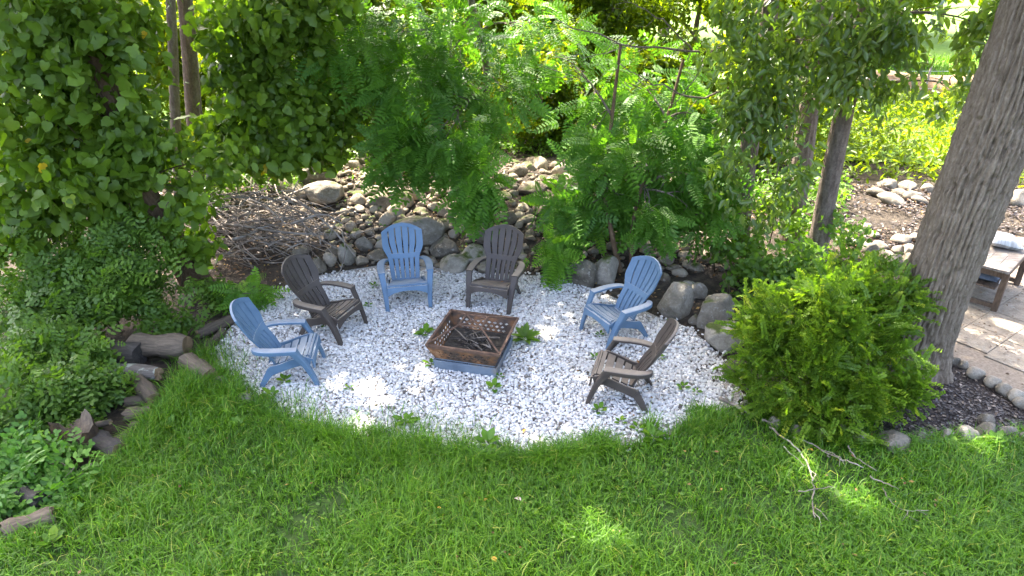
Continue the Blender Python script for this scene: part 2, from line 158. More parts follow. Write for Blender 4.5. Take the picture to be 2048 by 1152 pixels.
def mixc(t, fac, a, b, mode='MIX'):
    m = t.nodes.new('ShaderNodeMix'); m.data_type = 'RGBA'; m.blend_type = mode
    for s_, i in ((fac, 0), (a, 6), (b, 7)):
        if hasattr(s_, 'node'): t.links.new(s_, m.inputs[i])
        elif isinstance(s_, (int, float)): m.inputs[i].default_value = s_
        else: m.inputs[i].default_value = (*s_, 1)
    return m.outputs[2]
def math_(t, op, a, b=0):
    m = t.nodes.new('ShaderNodeMath'); m.operation = op
    for s_, i in ((a, 0), (b, 1)):
        if hasattr(s_, 'node'): t.links.new(s_, m.inputs[i])
        else: m.inputs[i].default_value = s_
    return m.outputs[0]
def simple(name, stops, scale=6, vec=(1,1,1), rough=.8, bst=.4, bsc=20, det=6, bd=.01, world=False, spec=.3):
    m, t, p, o = mat(name); v = geopos(t, vec) if world else coord(t, vec)
    c = ramp(t, noise(t, v, scale, det), stops); t.links.new(c, p.inputs['Base Color'])
    p.inputs['Roughness'].default_value = rough; p.inputs['Specular IOR Level'].default_value = spec
    if bst: bump(t, p, noise(t, v, bsc, 6, .7), bst, bd)
    return m
def leafmat(name, stops, trans=.42, tl=(1.5, 1.7, .45), rough=.45, spec=.35, warm=(1.36, 1.08, .62)):
    m, t, p, o = mat(name)
    a = N(t, 'ShaderNodeAttribute', attribute_name='tint'); c = ramp(t, a.outputs['Fac'], stops)
    g = noise(t, geopos(t), 14, 3); c = mixc(t, .35, c, mixc(t, g, (.35,.35,.35), (1.6,1.6,1.6)), 'MULTIPLY')
    c = mixc(t, 1., c, warm, 'MULTIPLY')
    t.links.new(c, p.inputs['Base Color']); p.inputs['Roughness'].default_value = rough; p.inputs['Specular IOR Level'].default_value = spec
    tr = t.nodes.new('ShaderNodeBsdfTranslucent'); t.links.new(mixc(t, 1., c, tl, 'MULTIPLY'), tr.inputs[0])
    mx = t.nodes.new('ShaderNodeMixShader'); mx.inputs[0].default_value = trans
    t.links.new(p.outputs[0], mx.inputs[1]); t.links.new(tr.outputs[0], mx.inputs[2]); t.links.new(mx.outputs[0], o.inputs[0])
    return m
M = {}
M['grape'] = leafmat('grape_leaf', [(0,(0.044,0.106,0.020)),(.45,(0.081,0.175,0.027)),(.8,(0.125,0.250,0.033)),(.95,(0.188,0.312,0.037)),(1,(0.450,0.375,0.050))], warm=(1.34, 1.05, .6))
M['locust'] = leafmat('locust_leaf', [(0,(0.042,0.133,0.035)),(.5,(0.077,0.210,0.042)),(.85,(0.126,0.308,0.042)),(1,(0.196,0.392,0.042))])
M['cherry'] = leafmat('cherry_leaf', [(0,(0.052,0.111,0.033)),(.5,(0.091,0.163,0.046)),(.85,(0.156,0.247,0.065)),(1,(0.390,0.312,0.078))], .42, spec=.6, rough=.3, warm=(1.28, 1.1, .66))
M['rose'] = leafmat('rose_leaf', [(0,(0.041,0.095,0.030)),(.5,(0.074,0.169,0.041)),(.85,(0.135,0.270,0.047)),(1,(0.270,0.378,0.054))])
M['under'] = leafmat('understory_leaf', [(0,(0.039,0.098,0.023)),(.5,(0.078,0.182,0.033)),(.9,(0.130,0.273,0.039)),(1,(0.208,0.338,0.052))])
M['yew'] = leafmat('shrub_leaf', [(0,(.06,.125,.02)),(.4,(.105,.195,.028)),(.75,(.18,.275,.036)),(1,(.38,.40,.07))], .4, warm=(1.12, 1.05, .72))
M['back'] = leafmat('background_leaf', [(0,(.035,.08,.012)),(.5,(.07,.14,.018)),(1,(.14,.22,.025))], .58, (2.3, 2.1, .35))
M['canopy'] = leafmat('canopy_leaf', [(0,(.05,.10,.015)),(1,(.10,.18,.025))], .5, (1.9, 1.8, .4))
M['grass'] = leafmat('grass_blade', [(0,(.035,.09,.010)),(.5,(.085,.185,.016)),(.85,(.15,.28,.026)),(1,(.30,.32,.10))], .38, (1.4,1.6,.45), warm=(1.02, 1.08, .6))
M['weed'] = leafmat('weed_leaf', [(0,(.04,.12,.015)),(.6,(.07,.19,.02)),(1,(.16,.26,.03))], .35)
M['litter'] = leafmat('litter_leaf', [(0,(.06,.035,.018)),(.4,(.13,.065,.03)),(.7,(.22,.11,.04)),(.9,(.34,.2,.05)),(1,(.45,.32,.08))], .12, warm=(1,1,1))
M['yleaf'] = leafmat('yellow_leaf', [(0,(.55,.28,.05)),(1,(.6,.36,.06))], .2, warm=(1,1,1))
M['pleaf'] = leafmat('pale_leaf', [(0,(.5,.38,.33)),(1,(.5,.38,.33))], .1, warm=(1,1,1))

def rockmat(name, tones, moss=.0, var=.3):
    m, t, p, o = mat(name); v = geopos(t); oi = t.nodes.new('ShaderNodeObjectInfo')
    n = noise(t, v, 7, 8, .65); n2 = noise(t, v, 45, 5, .7)
    c = ramp(t, math_(t, 'ADD', math_(t, 'MULTIPLY', n, .7), math_(t, 'MULTIPLY', oi.outputs['Random'], var)), tones)
    c = mixc(t, .6, c, mixc(t, n2, (.3,.3,.3), (1.7,1.66,1.6)), 'MULTIPLY'); c = mixc(t, ramp(t, noise(t, v, 16, 6, .7), [(.56,(0,0,0)),(.66,(.6,.6,.6))]), c, (.36,.34,.29))
    if moss:
        g = t.nodes.new('ShaderNodeNewGeometry'); s_ = t.nodes.new('ShaderNodeSeparateXYZ'); t.links.new(g.outputs['Normal'], s_.inputs[0])
        k = math_(t, 'ADD', math_(t, 'MULTIPLY', s_.outputs[2], .35), noise(t, v, 4, 5)); k = math_(t, 'ADD', k, math_(t, 'MULTIPLY', oi.outputs['Random'], .12))
        r = ramp(t, k, [(1-.3*moss-.12, (0,0,0)), (1-.3*moss, (1,1,1))]); c = mixc(t, r, c, (.055,.075,.012))
    t.links.new(c, p.inputs['Base Color']); p.inputs['Roughness'].default_value = .82; p.inputs['Specular IOR Level'].default_value = .25
    bump(t, p, math_(t, 'ADD', n2, math_(t, 'MULTIPLY', n, 1.6)), .8, .02); return m
M['rock'] = rockmat('fieldstone', var=.5, tones= [(.28,(.10,.08,.056)),(.5,(.20,.168,.122)),(.72,(.31,.265,.20))], moss=.1)
M['boulder'] = rockmat('boulder_stone', [(.28,(.085,.075,.058)),(.5,(.18,.16,.125)),(.72,(.32,.295,.245))], .02)
M['edge'] = rockmat('edging_stone', [(.28,(.10,.088,.068)),(.5,(.20,.175,.135)),(.72,(.32,.285,.225))], .0)

def chipmat():
    m, t, p, o = mat('marble_chip'); a = N(t, 'ShaderNodeAttribute', attribute_name='tint')
    c = ramp(t, a.outputs['Fac'], [(0,(.09,.075,.06)),(.1,(.27,.255,.235)),(.35,(.50,.486,.465)),(1,(.72,.705,.68))])
    t.links.new(c, p.inputs['Base Color']); p.inputs['Roughness'].default_value = .65; p.inputs['Specular IOR Level'].default_value = .3; return m
M['chip'] = chipmat()
M['gravel'] = simple('gravel_base', [(.35,(.13,.11,.09)),(.5,(.28,.265,.245)),(.65,(.46,.45,.43))], 60, rough=.9, bsc=60, bst=.7)
M['soil'] = simple('forest_floor', [(.3,(.02,.015,.010)),(.5,(.042,.032,.022)),(.7,(.085,.066,.044))], 9, rough=.95, bsc=25, bst=.8, bd=.04)
M['lawn'] = simple('lawn_soil', [(.3,(.018,.035,.008)),(.6,(.04,.075,.014)),(.75,(.07,.07,.03))], 8, rough=.95, bsc=40, bst=.6)
M['mulch'] = simple('mulch', [(.35,(.018,.013,.011)),(.55,(.042,.032,.027)),(.7,(.10,.08,.065))], 30, rough=.95, bsc=70, bst=.9, bd=.03)
M['mchip'] = leafmat('mulch_chip', [(0,(.02,.014,.012)),(.6,(.05,.037,.03)),(.9,(.12,.085,.06)),(1,(.28,.22,.17))], .0, warm=(1,1,1))
M['flag'] = rockmat('flagstone', [(.22,(.16,.13,.095)),(.40,(.27,.225,.17)),(.6,(.37,.315,.245))], 0, .08)
M['joint'] = simple('paving_joint', [(.3,(.14,.11,.08)),(.7,(.27,.215,.16))], 30, rough=.95)
M['meadow'] = simple('meadow', [(.3,(.06,.12,.015)),(.6,(.11,.19,.025)),(.75,(.16,.2,.05))], 3, rough=.95, bsc=30)
M['earth'] = simple('earth', [(.3,(.10,.065,.035)),(.6,(.19,.125,.07)),(.75,(.26,.18,.11))], 5, rough=.95, bsc=20, world=True)
def barkmat(name, tones, sc_=1.0):
    m, t, p, o = mat(name); v = geopos(t, (9*sc_, 9*sc_, 2.2*sc_)); n = noise(t, v, 2.2, 8, .7); n2 = noise(t, geopos(t), 30, 5, .7)
    c = ramp(t, math_(t, 'ADD', math_(t, 'MULTIPLY', n, .65), math_(t, 'MULTIPLY', n2, .35)), tones)
    t.links.new(c, p.inputs['Base Color']); p.inputs['Roughness'].default_value = .9; p.inputs['Specular IOR Level'].default_value = .15
    bump(t, p, math_(t, 'ADD', n, math_(t, 'MULTIPLY', n2, .6)), .9, .02); return m
M['bark'] = barkmat('grey_bark', [(.3,(.085,.063,.043)),(.5,(.19,.15,.11)),(.7,(.33,.275,.21))])
M['bark2'] = barkmat('dark_bark', [(.3,(.065,.05,.038)),(.5,(.15,.12,.095)),(.7,(.28,.235,.19))])
M['bark3'] = barkmat('brown_bark', [(.3,(.06,.038,.022)),(.5,(.13,.085,.05)),(.7,(.2,.14,.09))])
M['stick'] = simple('dry_stick', [(.3,(.10,.08,.06)),(.5,(.21,.175,.14)),(.7,(.36,.32,.27))], 5, rough=.85, world=True)
M['twig'] = simple('live_twig', [(.3,(.05,.038,.02)),(.7,(.12,.09,.05))], 8, rough=.85, bst=0)
def woodmat(name, tones, moss=0):
    m, t, p, o = mat(name); v = coord(t, (30, 30, 3)); n = noise(t, v, 1.2, 8, .7)
    oi = t.nodes.new('ShaderNodeObjectInfo'); c = ramp(t, math_(t, 'ADD', math_(t, 'MULTIPLY', n, .8), math_(t, 'MULTIPLY', oi.outputs['Random'], .2)), tones)
    if moss: c = mixc(t, ramp(t, noise(t, coord(t), 9, 4), [(.52,(0,0,0)),(.6,(1,1,1))]), c, (.27,.28,.22))
    t.links.new(c, p.inputs['Base Color']); p.inputs['Roughness'].default_value = .85; bump(t, p, n, .9, .02); return m
M['log'] = woodmat('old_log', [(.25,(.035,.026,.02)),(.5,(.10,.075,.05)),(.75,(.22,.165,.11))])
M['logdark'] = woodmat('dark_log', [(.25,(.018,.015,.012)),(.5,(.045,.037,.03)),(.75,(.10,.085,.07))])
M['loglichen'] = woodmat('lichen_log', [(.25,(.06,.05,.04)),(.5,(.13,.11,.09)),(.75,(.22,.2,.16))], 1)
M['cut'] = simple('cut_wood', [(.3,(.09,.06,.035)),(.6,(.21,.14,.075)),(.75,(.32,.23,.13))], 9, rough=.85)
M['rot'] = simple('rotten_wood', [(.3,(.035,.022,.014)),(.55,(.085,.055,.03)),(.75,(.22,.13,.045))], 7, vec=(2,2,.7), rough=.95, bsc=18, bd=.04, bst=1)
def plastic(name, a, b, dust):
    m, t, p, o = mat(name); n = noise(t, geopos(t), 4.5, 7, .7); n2 = noise(t, geopos(t, (40,40,40)), 3, 3)
    c = ramp(t, n, [(.3, a), (.7, b)]); g = t.nodes.new('ShaderNodeNewGeometry'); s_ = t.nodes.new('ShaderNodeSeparateXYZ'); t.links.new(g.outputs['Normal'], s_.inputs[0])
    k = math_(t, 'MULTIPLY', ramp(t, s_.outputs[2], [(.6,(0,0,0)),(.95,(1,1,1))]), ramp(t, n, [(.3,(.4,.4,.4)),(.7,(1,1,1))]))
    c = mixc(t, k, c, dust); t.links.new(c, p.inputs['Base Color'])
    r = math_(t, 'ADD', math_(t, 'MULTIPLY', n, .25), .42); t.links.new(r, p.inputs['Roughness']); p.inputs['Specular IOR Level'].default_value = .35
    bump(t, p, n2, .12, .004); return m
M['blue'] = plastic('faded_blue_plastic', (.070,.128,.200), (.105,.170,.245), (.29,.31,.33))
M['brown'] = plastic('faded_brown_plastic', (.043,.033,.027), (.070,.056,.046), (.22,.18,.14))
M['rust'] = simple('rusted_steel', [(.3,(.035,.026,.02)),(.46,(.075,.05,.034)),(.58,(.17,.08,.035)),(.72,(.33,.20,.11))], 5, rough=.75, bsc=60, bst=.3)
M['rust2'] = simple('rusted_bar', [(.3,(.06,.035,.025)),(.7,(.17,.10,.065))], 9, rough=.8, bsc=60, bst=.3)
M['steel'] = simple('weathered_steel', [(.3,(.075,.10,.13)),(.55,(.14,.175,.215)),(.68,(.20,.17,.13)),(.8,(.24,.12,.05))], 3, rough=.6, bsc=50, bst=.2)
M['ash'] = simple('ash', [(.3,(.02,.017,.015)),(.7,(.07,.06,.05))], 20, rough=.95, bsc=50, bst=.8)
M['bench'] = simple('weathered_timber', [(.3,(.10,.08,.06)),(.5,(.20,.17,.14)),(.7,(.32,.29,.26))], 4, vec=(2,14,8), rough=.8, bsc=10)
M['benchdark'] = simple('brown_timber', [(.3,(.06,.04,.027)),(.7,(.15,.105,.07))], 4, vec=(8,8,2), rough=.8, bsc=10)
M['pillow'] = simple('striped_pillow', [(.35,(.24,.25,.25)),(.5,(.36,.38,.38)),(.65,(.46,.47,.46))], 2.2, vec=(.6,11,.6), rough=.95, bsc=60, bst=.2, det=2)
M['cushion'] = simple('blue_grey_cushion', [(.3,(.10,.12,.15)),(.7,(.19,.22,.26))], 3, vec=(.6,9,.6), rough=.95, bsc=60, bst=.2)
M['paper'] = simple('white_tag', [(.3,(.7,.7,.7)),(.7,(.8,.8,.8))], 3, bst=0)
M['wire'] = simple('fence_wire', [(.3,(.25,.25,.25)),(.7,(.4,.4,.4))], 3, bst=0, rough=.5)

# ------------------------------------------------------------------ setting
def axis_pts(lo, hi, fine_lo, fine_hi, step):
    a = list(np.arange(fine_lo, fine_hi+1e-6, step)); d = step; x = fine_lo
    while x > lo: d *= 1.35; x -= d; a.insert(0, max(x, lo))
    d = step; x = fine_hi
    while x < hi: d *= 1.35; x += d; a.append(min(x, hi))
    return np.array(a)
def sheet(name, poly, mat_, dz, step=.25, follow=True):
    pl = np.array(poly); cx, cy_ = pl.mean(0)
    mb = MB(); rings = []
    for k in range(1, 9): rings.append([(cx+(x-cx)*k/8, cy_+(y-cy_)*k/8) for x, y in poly])
    v = [(cx, cy_, hz(cx, cy_)+dz)]+[(x, y, hz(x, y)+dz) for r in rings for x, y in r]; m = len(poly); f = []
    for i in range(m): f.append((0, 1+i, 1+(i+1) % m))
    for k in range(7):
        for i in range(m):
            a = 1+k*m; j = (i+1) % m; f.append((a+i, a+m+i, a+m+j, a+j))
    mb.add(v, f); return ob(name, mb.mesh(name, mat_, True), kind='structure')
gx = axis_pts(-320, 320, -16, 16, .25); gy = axis_pts(-120, 420, 1, 26, .25)
GX, GY = np.meshgrid(gx, gy); P = np.stack([GX.ravel(), GY.ravel(), np.zeros(GX.size)], 1)
z = H(P[:,0], P[:,1])+ss(10, 12, P[:,1])*(fbm(P, .8)-.5)*.18-.004
z = z+ss(40, 140, P[:,1])*0
P[:,2] = z; nx = len(gx); I = np.arange(GX.size).reshape(GX.shape)
Q = np.stack([I[:-1,:-1], I[:-1,1:], I[1:,1:], I[1:,:-1]], -1).reshape(-1, 4)
ob('ground', npmesh('ground', P, [Q], M['soil'], smooth=True), kind='structure')
GRAVEL = [(-3.72,7.06),(-3.74,7.4),(-3.68,7.9),(-3.5,8.75),(-3.2,9.25),(-2.64,9.5),(-2.06,9.68),(-1.5,9.66),(-1.11,9.6),(-.18,9.45),(.57,9.35),(1.14,9.0),(1.5,8.6),(1.95,8.1),(2.36,7.7),(2.55,7.05),(2.58,6.28),(2.25,5.88),(1.62,5.58),(.88,5.34),(.27,5.2),(-.36,5.22),(-.96,5.28),(-1.64,5.46),(-2.21,5.7),(-2.73,6.0),(-3.12,6.33),(-3.5,6.7)]
LAWN = [(-4.9,3.2),(-4.3,3.95),(-4.0,4.35),(-3.87,4.82),(-3.86,5.24),(-3.80,5.71),(-3.79,6.1),(-3.72,6.45),(-3.42,6.6),(-3.1,6.32),(-2.7,5.98),(-2.2,5.68),(-1.6,5.44),(-.96,5.26),(-.36,5.2),(.27,5.18),(.88,5.32),(1.62,5.56),(2.25,5.86),(2.62,6.0),(3.0,5.75),(3.5,5.52),(4.6,5.5),(5.4,5.62),(6.6,5.7),(9.5,5.8),(9.5,1),(5,-3),(-5,-3),(-8,1)]
BED = [(2.64,6.0),(3.0,5.78),(3.5,5.55),(4.6,5.53),(5.4,5.66),(5.75,6.0),(5.55,6.45),(5.25,6.95),(5.4,7.6),(5.0,8.4),(3.8,8.6),(2.9,8.0),(2.62,7.0)]
PATIO = [(5.3,6.97),(5.6,6.5),(5.85,6.05),(6.6,5.72),(9.5,5.82),(14,6.2),(14,10.6),(8.2,10.6),(6.6,9.9),(5.6,8.6),(5.45,7.6)]
sheet('gravel_bed', GRAVEL, M['gravel'], .004); sheet('lawn', LAWN, M['lawn'], .004); sheet('mulch_bed', BED, M['mulch'], .012)
patio = sheet('patio', PATIO, M['joint'], .008)
def inside(P, poly):
    x, y = P[:,0], P[:,1]; r = np.zeros(len(P), bool); n = len(poly)
    for i in range(n):
        (x1, y1), (x2, y2) = poly[i], poly[(i+1) % n]
        c = ((y1 > y) != (y2 > y)) & (x < (x2-x1)*(y-y1)/(y2-y1+1e-12)+x1); r ^= c
    return r
def dist_poly(P, poly):
    d = np.full(len(P), 9e9); n = len(poly)
    for i in range(n):
        a = np.array(poly[i]); b = np.array(poly[(i+1) % n]); ab = b-a
        t = np.clip(((P-a)@ab)/(ab@ab), 0, 1); d = np.minimum(d, np.linalg.norm(P-(a+t[:,None]*ab), axis=1))
    return d
# flagstones in running rows, turned as the paving runs
ca, sa = math.cos(.62), math.sin(.62)
for r in range(-4, 14):
    off = random.random()*.5
    for q in range(-8, 12):
        L, W = .62, .46; u, v = q*L+off, r*W; cx, cy_ = 6.6+u*ca-v*sa, 7.4+u*sa+v*ca
        cs = [(cx+a*ca-b*sa, cy_+a*sa+b*ca) for a, b in ((-.307,-.227),(.307,-.227),(.307,.227),(-.307,.227))]
        if inside(np.array(cs), PATIO).sum() < 3 or not inside(np.array([(cx, cy_)]), PATIO)[0] or cx > 10.5: continue
        t = .024+random.random()*.006; mb = MB()
        i_ = [(cx+a*ca-b*sa, cy_+a*sa+b*ca) for a, b in ((-.301,-.221),(.301,-.221),(.301,.221),(-.301,.221))]
        mb.loft([[(x, y, .004) for x, y in cs], [(x, y, t-.005) for x, y in cs], [(x, y, t) for x, y in i_]])
        ob('flagstone', mb.mesh('flagstone', M['flag']), patio)

# meadow beyond the trees on the right, and its low earth bank
MEADOW = [(7.2,14.6),(9,14.2),(13,13.9),(20,13.5),(34,16),(50,30),(60,60),(30,80),(0,80),(-30,70),(-40,40),(-30,22),(-14,16.5),(-4,15.4),(3,15)]
sheet('meadow', MEADOW, M['meadow'], .03)
mb = MB(); rows = []
for k in range(41):
    x = 8+k*.35; y0 = 21.6+.5*math.sin(k*.3)+.3*random.random(); hh = .55+.12*random.random()
    rows.append([(x, y0-.5, .2), (x, y0-.3+.1*random.random(), .25+hh*.6), (x, y0, .3+hh), (x, y0+1.2, .3+hh), (x, y0+2.4, .2)])
mb.loft(rows, cap=False, closed=False); ob('earth_bank', mb.mesh('earth_bank', M['earth'], True), kind='structure')

# ------------------------------------------------------------------ rocks
def rockmesh(name, seed, sub, mat_, sq=(1,1,1), angular=.5):
    bm = bmesh.new(); bmesh.ops.create_icosphere(bm, subdivisions=sub, radius=1); r = np.random.default_rng(seed)
    V = np.array([v.co[:] for v in bm.verts]); off = r.random(3)*40
    d = 1+.42*(vn(V+off, .9)-.5)+.22*(vn(V+off, 2.2)-.5)+.08*(vn(V+off, 5)-.5); V *= d[:,None]
    for _ in range(int(5*angular)+2):                         # flatten a few facets
        n = r.normal(size=3); n /= np.linalg.norm(n); c = .55+.25*r.random(); k = V@n; V -= np.outer(np.clip(k-c, 0, None)*.92, n)
    V *= np.array(sq)
    for v, p in zip(bm.verts, V): v.co = p
    me = bpy.data.meshes.new(name); bm.to_mesh(me); bm.free(); me.materials.append(mat_)
    me.polygons.foreach_set('use_smooth', [True]*len(me.polygons)); return me
RM = [rockmesh('stone', i, 3, M['rock'], angular=(.4, 1.2, 2.0)[i % 3]) for i in range(15)]
PM = [rockmesh('pebble', 70+i, 2, M['rock'], angular=1.2) for i in range(5)]
EM = [rockmesh('stone', 40+i, 3, M['edge']) for i in range(6)]
def put_stone(parent, m, x, y, z, rx, rzz, name='stone', **k):
    o = ob(name, m, parent, (x, y, z+rzz*.38)); ry = rx*random.uniform(.7, 1.0)
    o.scale = (rx*1.28, ry*1.2, rzz*1.3); o.rotation_euler = (random.uniform(-.2,.2), random.uniform(-.2,.2), random.uniform(-.6,.6)); return tag(o, **k)
bank = empty('stone_bank', (0, 0, 0), label='bank of loose tan fieldstones rising behind the two back chairs', cat='stone bank')
occ = []
for x, y, z, rx, rz_ in BANK:
    put_stone(bank, random.choice(RM), x, y, z, rx, rz_); occ.append((x, y, rx))
for x, y, z, rx, rz_, lb in BOULDERS: occ.append((x, y, rx))
n = 0
for _ in range(14000):                                         # smaller stones between them
    x, y = random.uniform(-4.2, 3.6), random.uniform(9.55, 12.9); r = random.choice((.06, .07, .08, .10, .13)) if y < 11.4 else random.choice((.09, .12, .15, .18))
    if y < 9.6+.9*max(0, x-1.2)*-.6: pass
    if inside(np.array([(x, y)]), GRAVEL)[0] or (x < -2.9 and y < 10.9): continue
    if all((x-a)**2+(y-b)**2 > (.72*(r+c))**2 for a, b, c in occ):
        occ.append((x, y, r)); put_stone(bank, random.choice(RM), x, y, hz(x, y)-.01, r, r*random.uniform(.5, .8)); n += 1
        if n > 190: break
VS, FS, base_ = [], [], 0
for _ in range(16000):
    x, y = random.uniform(-3.4, 3.4), random.uniform(9.5, 12.9); r = random.uniform(.03, .065)
    if inside(np.array([(x, y)]), GRAVEL)[0] or (x < -2.9 and y < 10.9): continue
    if all((x-a)**2+(y-b)**2 > (.70*(r+c))**2 for a, b, c in occ):
        occ.append((x, y, r)); m = random.choice(PM); v = np.array([q.co[:] for q in m.vertices])*r*np.array((1.35, 1.1, .85)); a = random.uniform(0, 6.28); c, s_ = math.cos(a), math.sin(a)
        v = np.stack([v[:,0]*c-v[:,1]*s_+x, v[:,0]*s_+v[:,1]*c+y, v[:,2]+hz(x, y)+r*.3], 1); VS.append(v); FS.append(np.array([p.vertices[:] for p in m.polygons])+base_); base_ += len(v)
        if len(VS) > 520: break
ob('small_stones', npmesh('small_stones', np.concatenate(VS), [np.concatenate(FS)], M['rock'], smooth=True), bank, kind='stuff')
for i, (x, y, z, rx, rz_, lb) in enumerate(BOULDERS):
    ang = ('slab' in lb or 'angular' in lb or 'squarish' in lb or 'wedge' in lb or 'flat' in lb)
    m = rockmesh('boulder', 100+i, 4, M['boulder'], angular=1.6 if ang else .5)
    o = ob('boulder', m, None, (x, y, z+rz_*.55), label=lb, cat='boulder' if rx > .12 else 'stone', group='boulders around the gravel')
    o.scale = (rx*1.1, rx*random.uniform(.75, .95), rz_*1.12); o.rotation_euler = (random.uniform(-.12,.12), random.uniform(-.12,.12), random.uniform(-.3,.3))
edge = empty('stone_edging', (4.6, 5.6, 0), label='row of pale round stones edging the mulch bed under the big tree', cat='stone edging')
for x, y, z, rx, rz_ in EDGE: put_stone(edge, random.choice(EM), x-4.6, y-5.6, z+.02, rx*.86, rz_*1.0)
rear = empty('stone_border', (6.5, 11.5, 0), label='loose border of flat stones behind the big leaning trunk', cat='stone border')
for x, y, z, rx, rz_ in REAR: put_stone(rear, random.choice(EM), x-6.5, y-11.5, z, rx, rz_)

# ------------------------------------------------------------------ marble gravel
g = np.stack(np.meshgrid(np.arange(-3.9, 2.8, .0262), np.arange(5.1, 9.8, .0262)), -1).reshape(-1, 2); g += rng.uniform(-.014, .014, g.shape)
g3 = np.c_[g, np.zeros(len(g))]; d = dist_poly(g, GRAVEL); ins = inside(g, GRAVEL)
dens = np.clip(d/.35, 0, 1)*1.5+1.5*(fbm(g3, 2.6)-.5); dens = np.minimum(dens, .80+1.6*(fbm(g3+9, 1.7)-.33)); keep = ins & (rng.random(len(g)) < dens)
strayp = (~ins) & (d < .16) & (rng.random(len(g)) < .12*(1-d/.16)); g = g[keep | strayp]; n = len(g)
cube = np.array([(a, b, c) for c in (-1, 1) for a, b in ((-1,-1),(1,-1),(1,1),(-1,1))], float)
sz = rng.uniform(.008, .0175, (n, 1))*np.where(rng.random((n, 1)) < .08, 1.4, 1); V = cube[None]*(1+rng.uniform(-.38, .25, (n, 8, 3)))*sz[:, :, None]*np.stack([rng.uniform(.85,1.3,n), rng.uniform(.7,1,n), rng.uniform(.45,.8,n)], 1)[:, None]
def randrot(n, tilt=None):
    q = rng.normal(size=(n, 4))
    if tilt is not None: q = np.stack([np.ones(n), rng.normal(0, tilt, n), rng.normal(0, tilt, n), rng.normal(0, 3, n)], 1)
    q /= np.linalg.norm(q, axis=1)[:, None]; a, b, c, d = q.T
    return np.stack([1-2*(c*c+d*d), 2*(b*c-a*d), 2*(b*d+a*c), 2*(b*c+a*d), 1-2*(b*b+d*d), 2*(c*d-a*b), 2*(b*d-a*c), 2*(c*d+a*b), 1-2*(b*b+c*c)], 1).reshape(n, 3, 3)
V = np.einsum('nij,nkj->nki', randrot(n, .3), V); V[:, :, :2] += g[:, None]; V[:, :, 2] += (.012+rng.uniform(0, .014, n)+.012*fbm(np.c_[g, np.zeros(n)], 1.5))[:, None]
cf = np.array([(4,5,6,7),(0,1,5,4),(1,2,6,5),(2,3,7,6),(3,0,4,7)])
tn = np.clip(rng.beta(2.2, 1.3, n)-.25*(rng.random(n) < .14)-.9*np.clip(fbm(np.c_[g, np.zeros(n)]+4, 2.0)-.56, 0, 1), 0, 1)
ob('white_gravel', npmesh('white_gravel', V.reshape(-1, 3), [(np.arange(n)[:, None, None]*8+cf).reshape(-1, 4)], M['chip'], np.repeat(tn, 8)), kind='stuff', label='white crushed marble gravel filling the seating circle', cat='gravel')

# ------------------------------------------------------------------ leaf machinery
def tmpl(v, f, to=None): return np.array(v, float), [np.array(q) for q in f], (np.zeros(len(v)) if to is None else np.array(to))
def halves(h, c):
    v = [c]+h+[(x, -y, z) for x, y, z in h[1:-1]]; k = len(h); f = []
    for i in range(1, k): f.append((0, i, i+1))
    R = [1]+list(range(k+1, 2*k-1))+[k]
    for i in range(len(R)-1): f.append((0, R[i+1], R[i]))
    return tmpl(v, [f])
GRAPE = halves([(0,0,0),(-.14,.2,.03),(.02,.44,.05),(.30,.50,.03),(.44,.40,.03),(.66,.38,-.03),(1,0,-.18)], (.38,0,-.06))
GRAPES = [GRAPE, halves([(0,0,0),(-.16,.24,-.02),(.06,.47,-.04),(.34,.44,-.08),(.50,.40,-.06),(.72,.27,-.12),(1,0,-.32)], (.36,0,.04)), halves([(0,0,0),(-.08,.22,.10),(.04,.40,.18),(.28,.52,.16),(.40,.34,.10),(.70,.36,.06),(.98,.04,-.10)], (.40,.02,-.04))]
BROAD = tmpl([(0,0,0),(.28,.20,.06),(.68,.16,.02),(1,0,-.14),(.68,-.16,.02),(.28,-.20,.06)], [[(0,3,2,1),(0,5,4,3)]])
OVAL = tmpl([(0,0,0),(.25,.26,.05),(.65,.27,.04),(1,0,-.06),(.65,-.27,.04),(.25,-.26,.05)], [[(0,3,2,1),(0,5,4,3)]])
SMALL = tmpl([(0,0,0),(.5,.27,.06),(1,0,-.05),(.5,-.27,.06)], [[(0,2,1),(0,3,2)]])
def pinnate(n, ll, lw, droop=.35):
    v, f = [], []
    def leaf(x, z, ang, L, W):
        c, s_ = math.cos(ang), math.sin(ang); b = len(v)
        for a, q, e in ((0,0,0),(.3,.5,.02),(.75,.45,-.01),(1,0,-.06),(.75,-.45,-.01),(.3,-.5,.02)):
            lx, ly = a*L, q*W; v.append((x+lx*c-ly*s_, lx*s_+ly*c, z+e*L*1.5))
        f.append((b, b+3, b+2, b+1)); f.append((b, b+5, b+4, b+3))
    for i in range(n):
        x = .14+.8*i/(n-1); z = -droop*x*x; k = ll*(.75+.5*math.sin(math.pi*min(1, .25+.75*i/(n-1))))
        leaf(x, z, 1.15, k, lw); leaf(x+.01, z, -1.15, k, lw)
    leaf(.95, -droop*.9, 0, ll, lw); b = len(v)
    for k in range(5):
        x = k/4; v.extend([(x, .006, -droop*x*x-.004), (x, -.006, -droop*x*x-.004)])
    for k in range(4): f.append((b+2*k, b+2*k+1, b+2*k+3, b+2*k+2))
    return tmpl(v, [f])
FROND = pinnate(8, .2, .085); FRONDS = [FROND, pinnate(7, .22, .10, .55), pinnate(9, .185, .078, .2)]; SHORT = pinnate(3, .36, .21, .3)
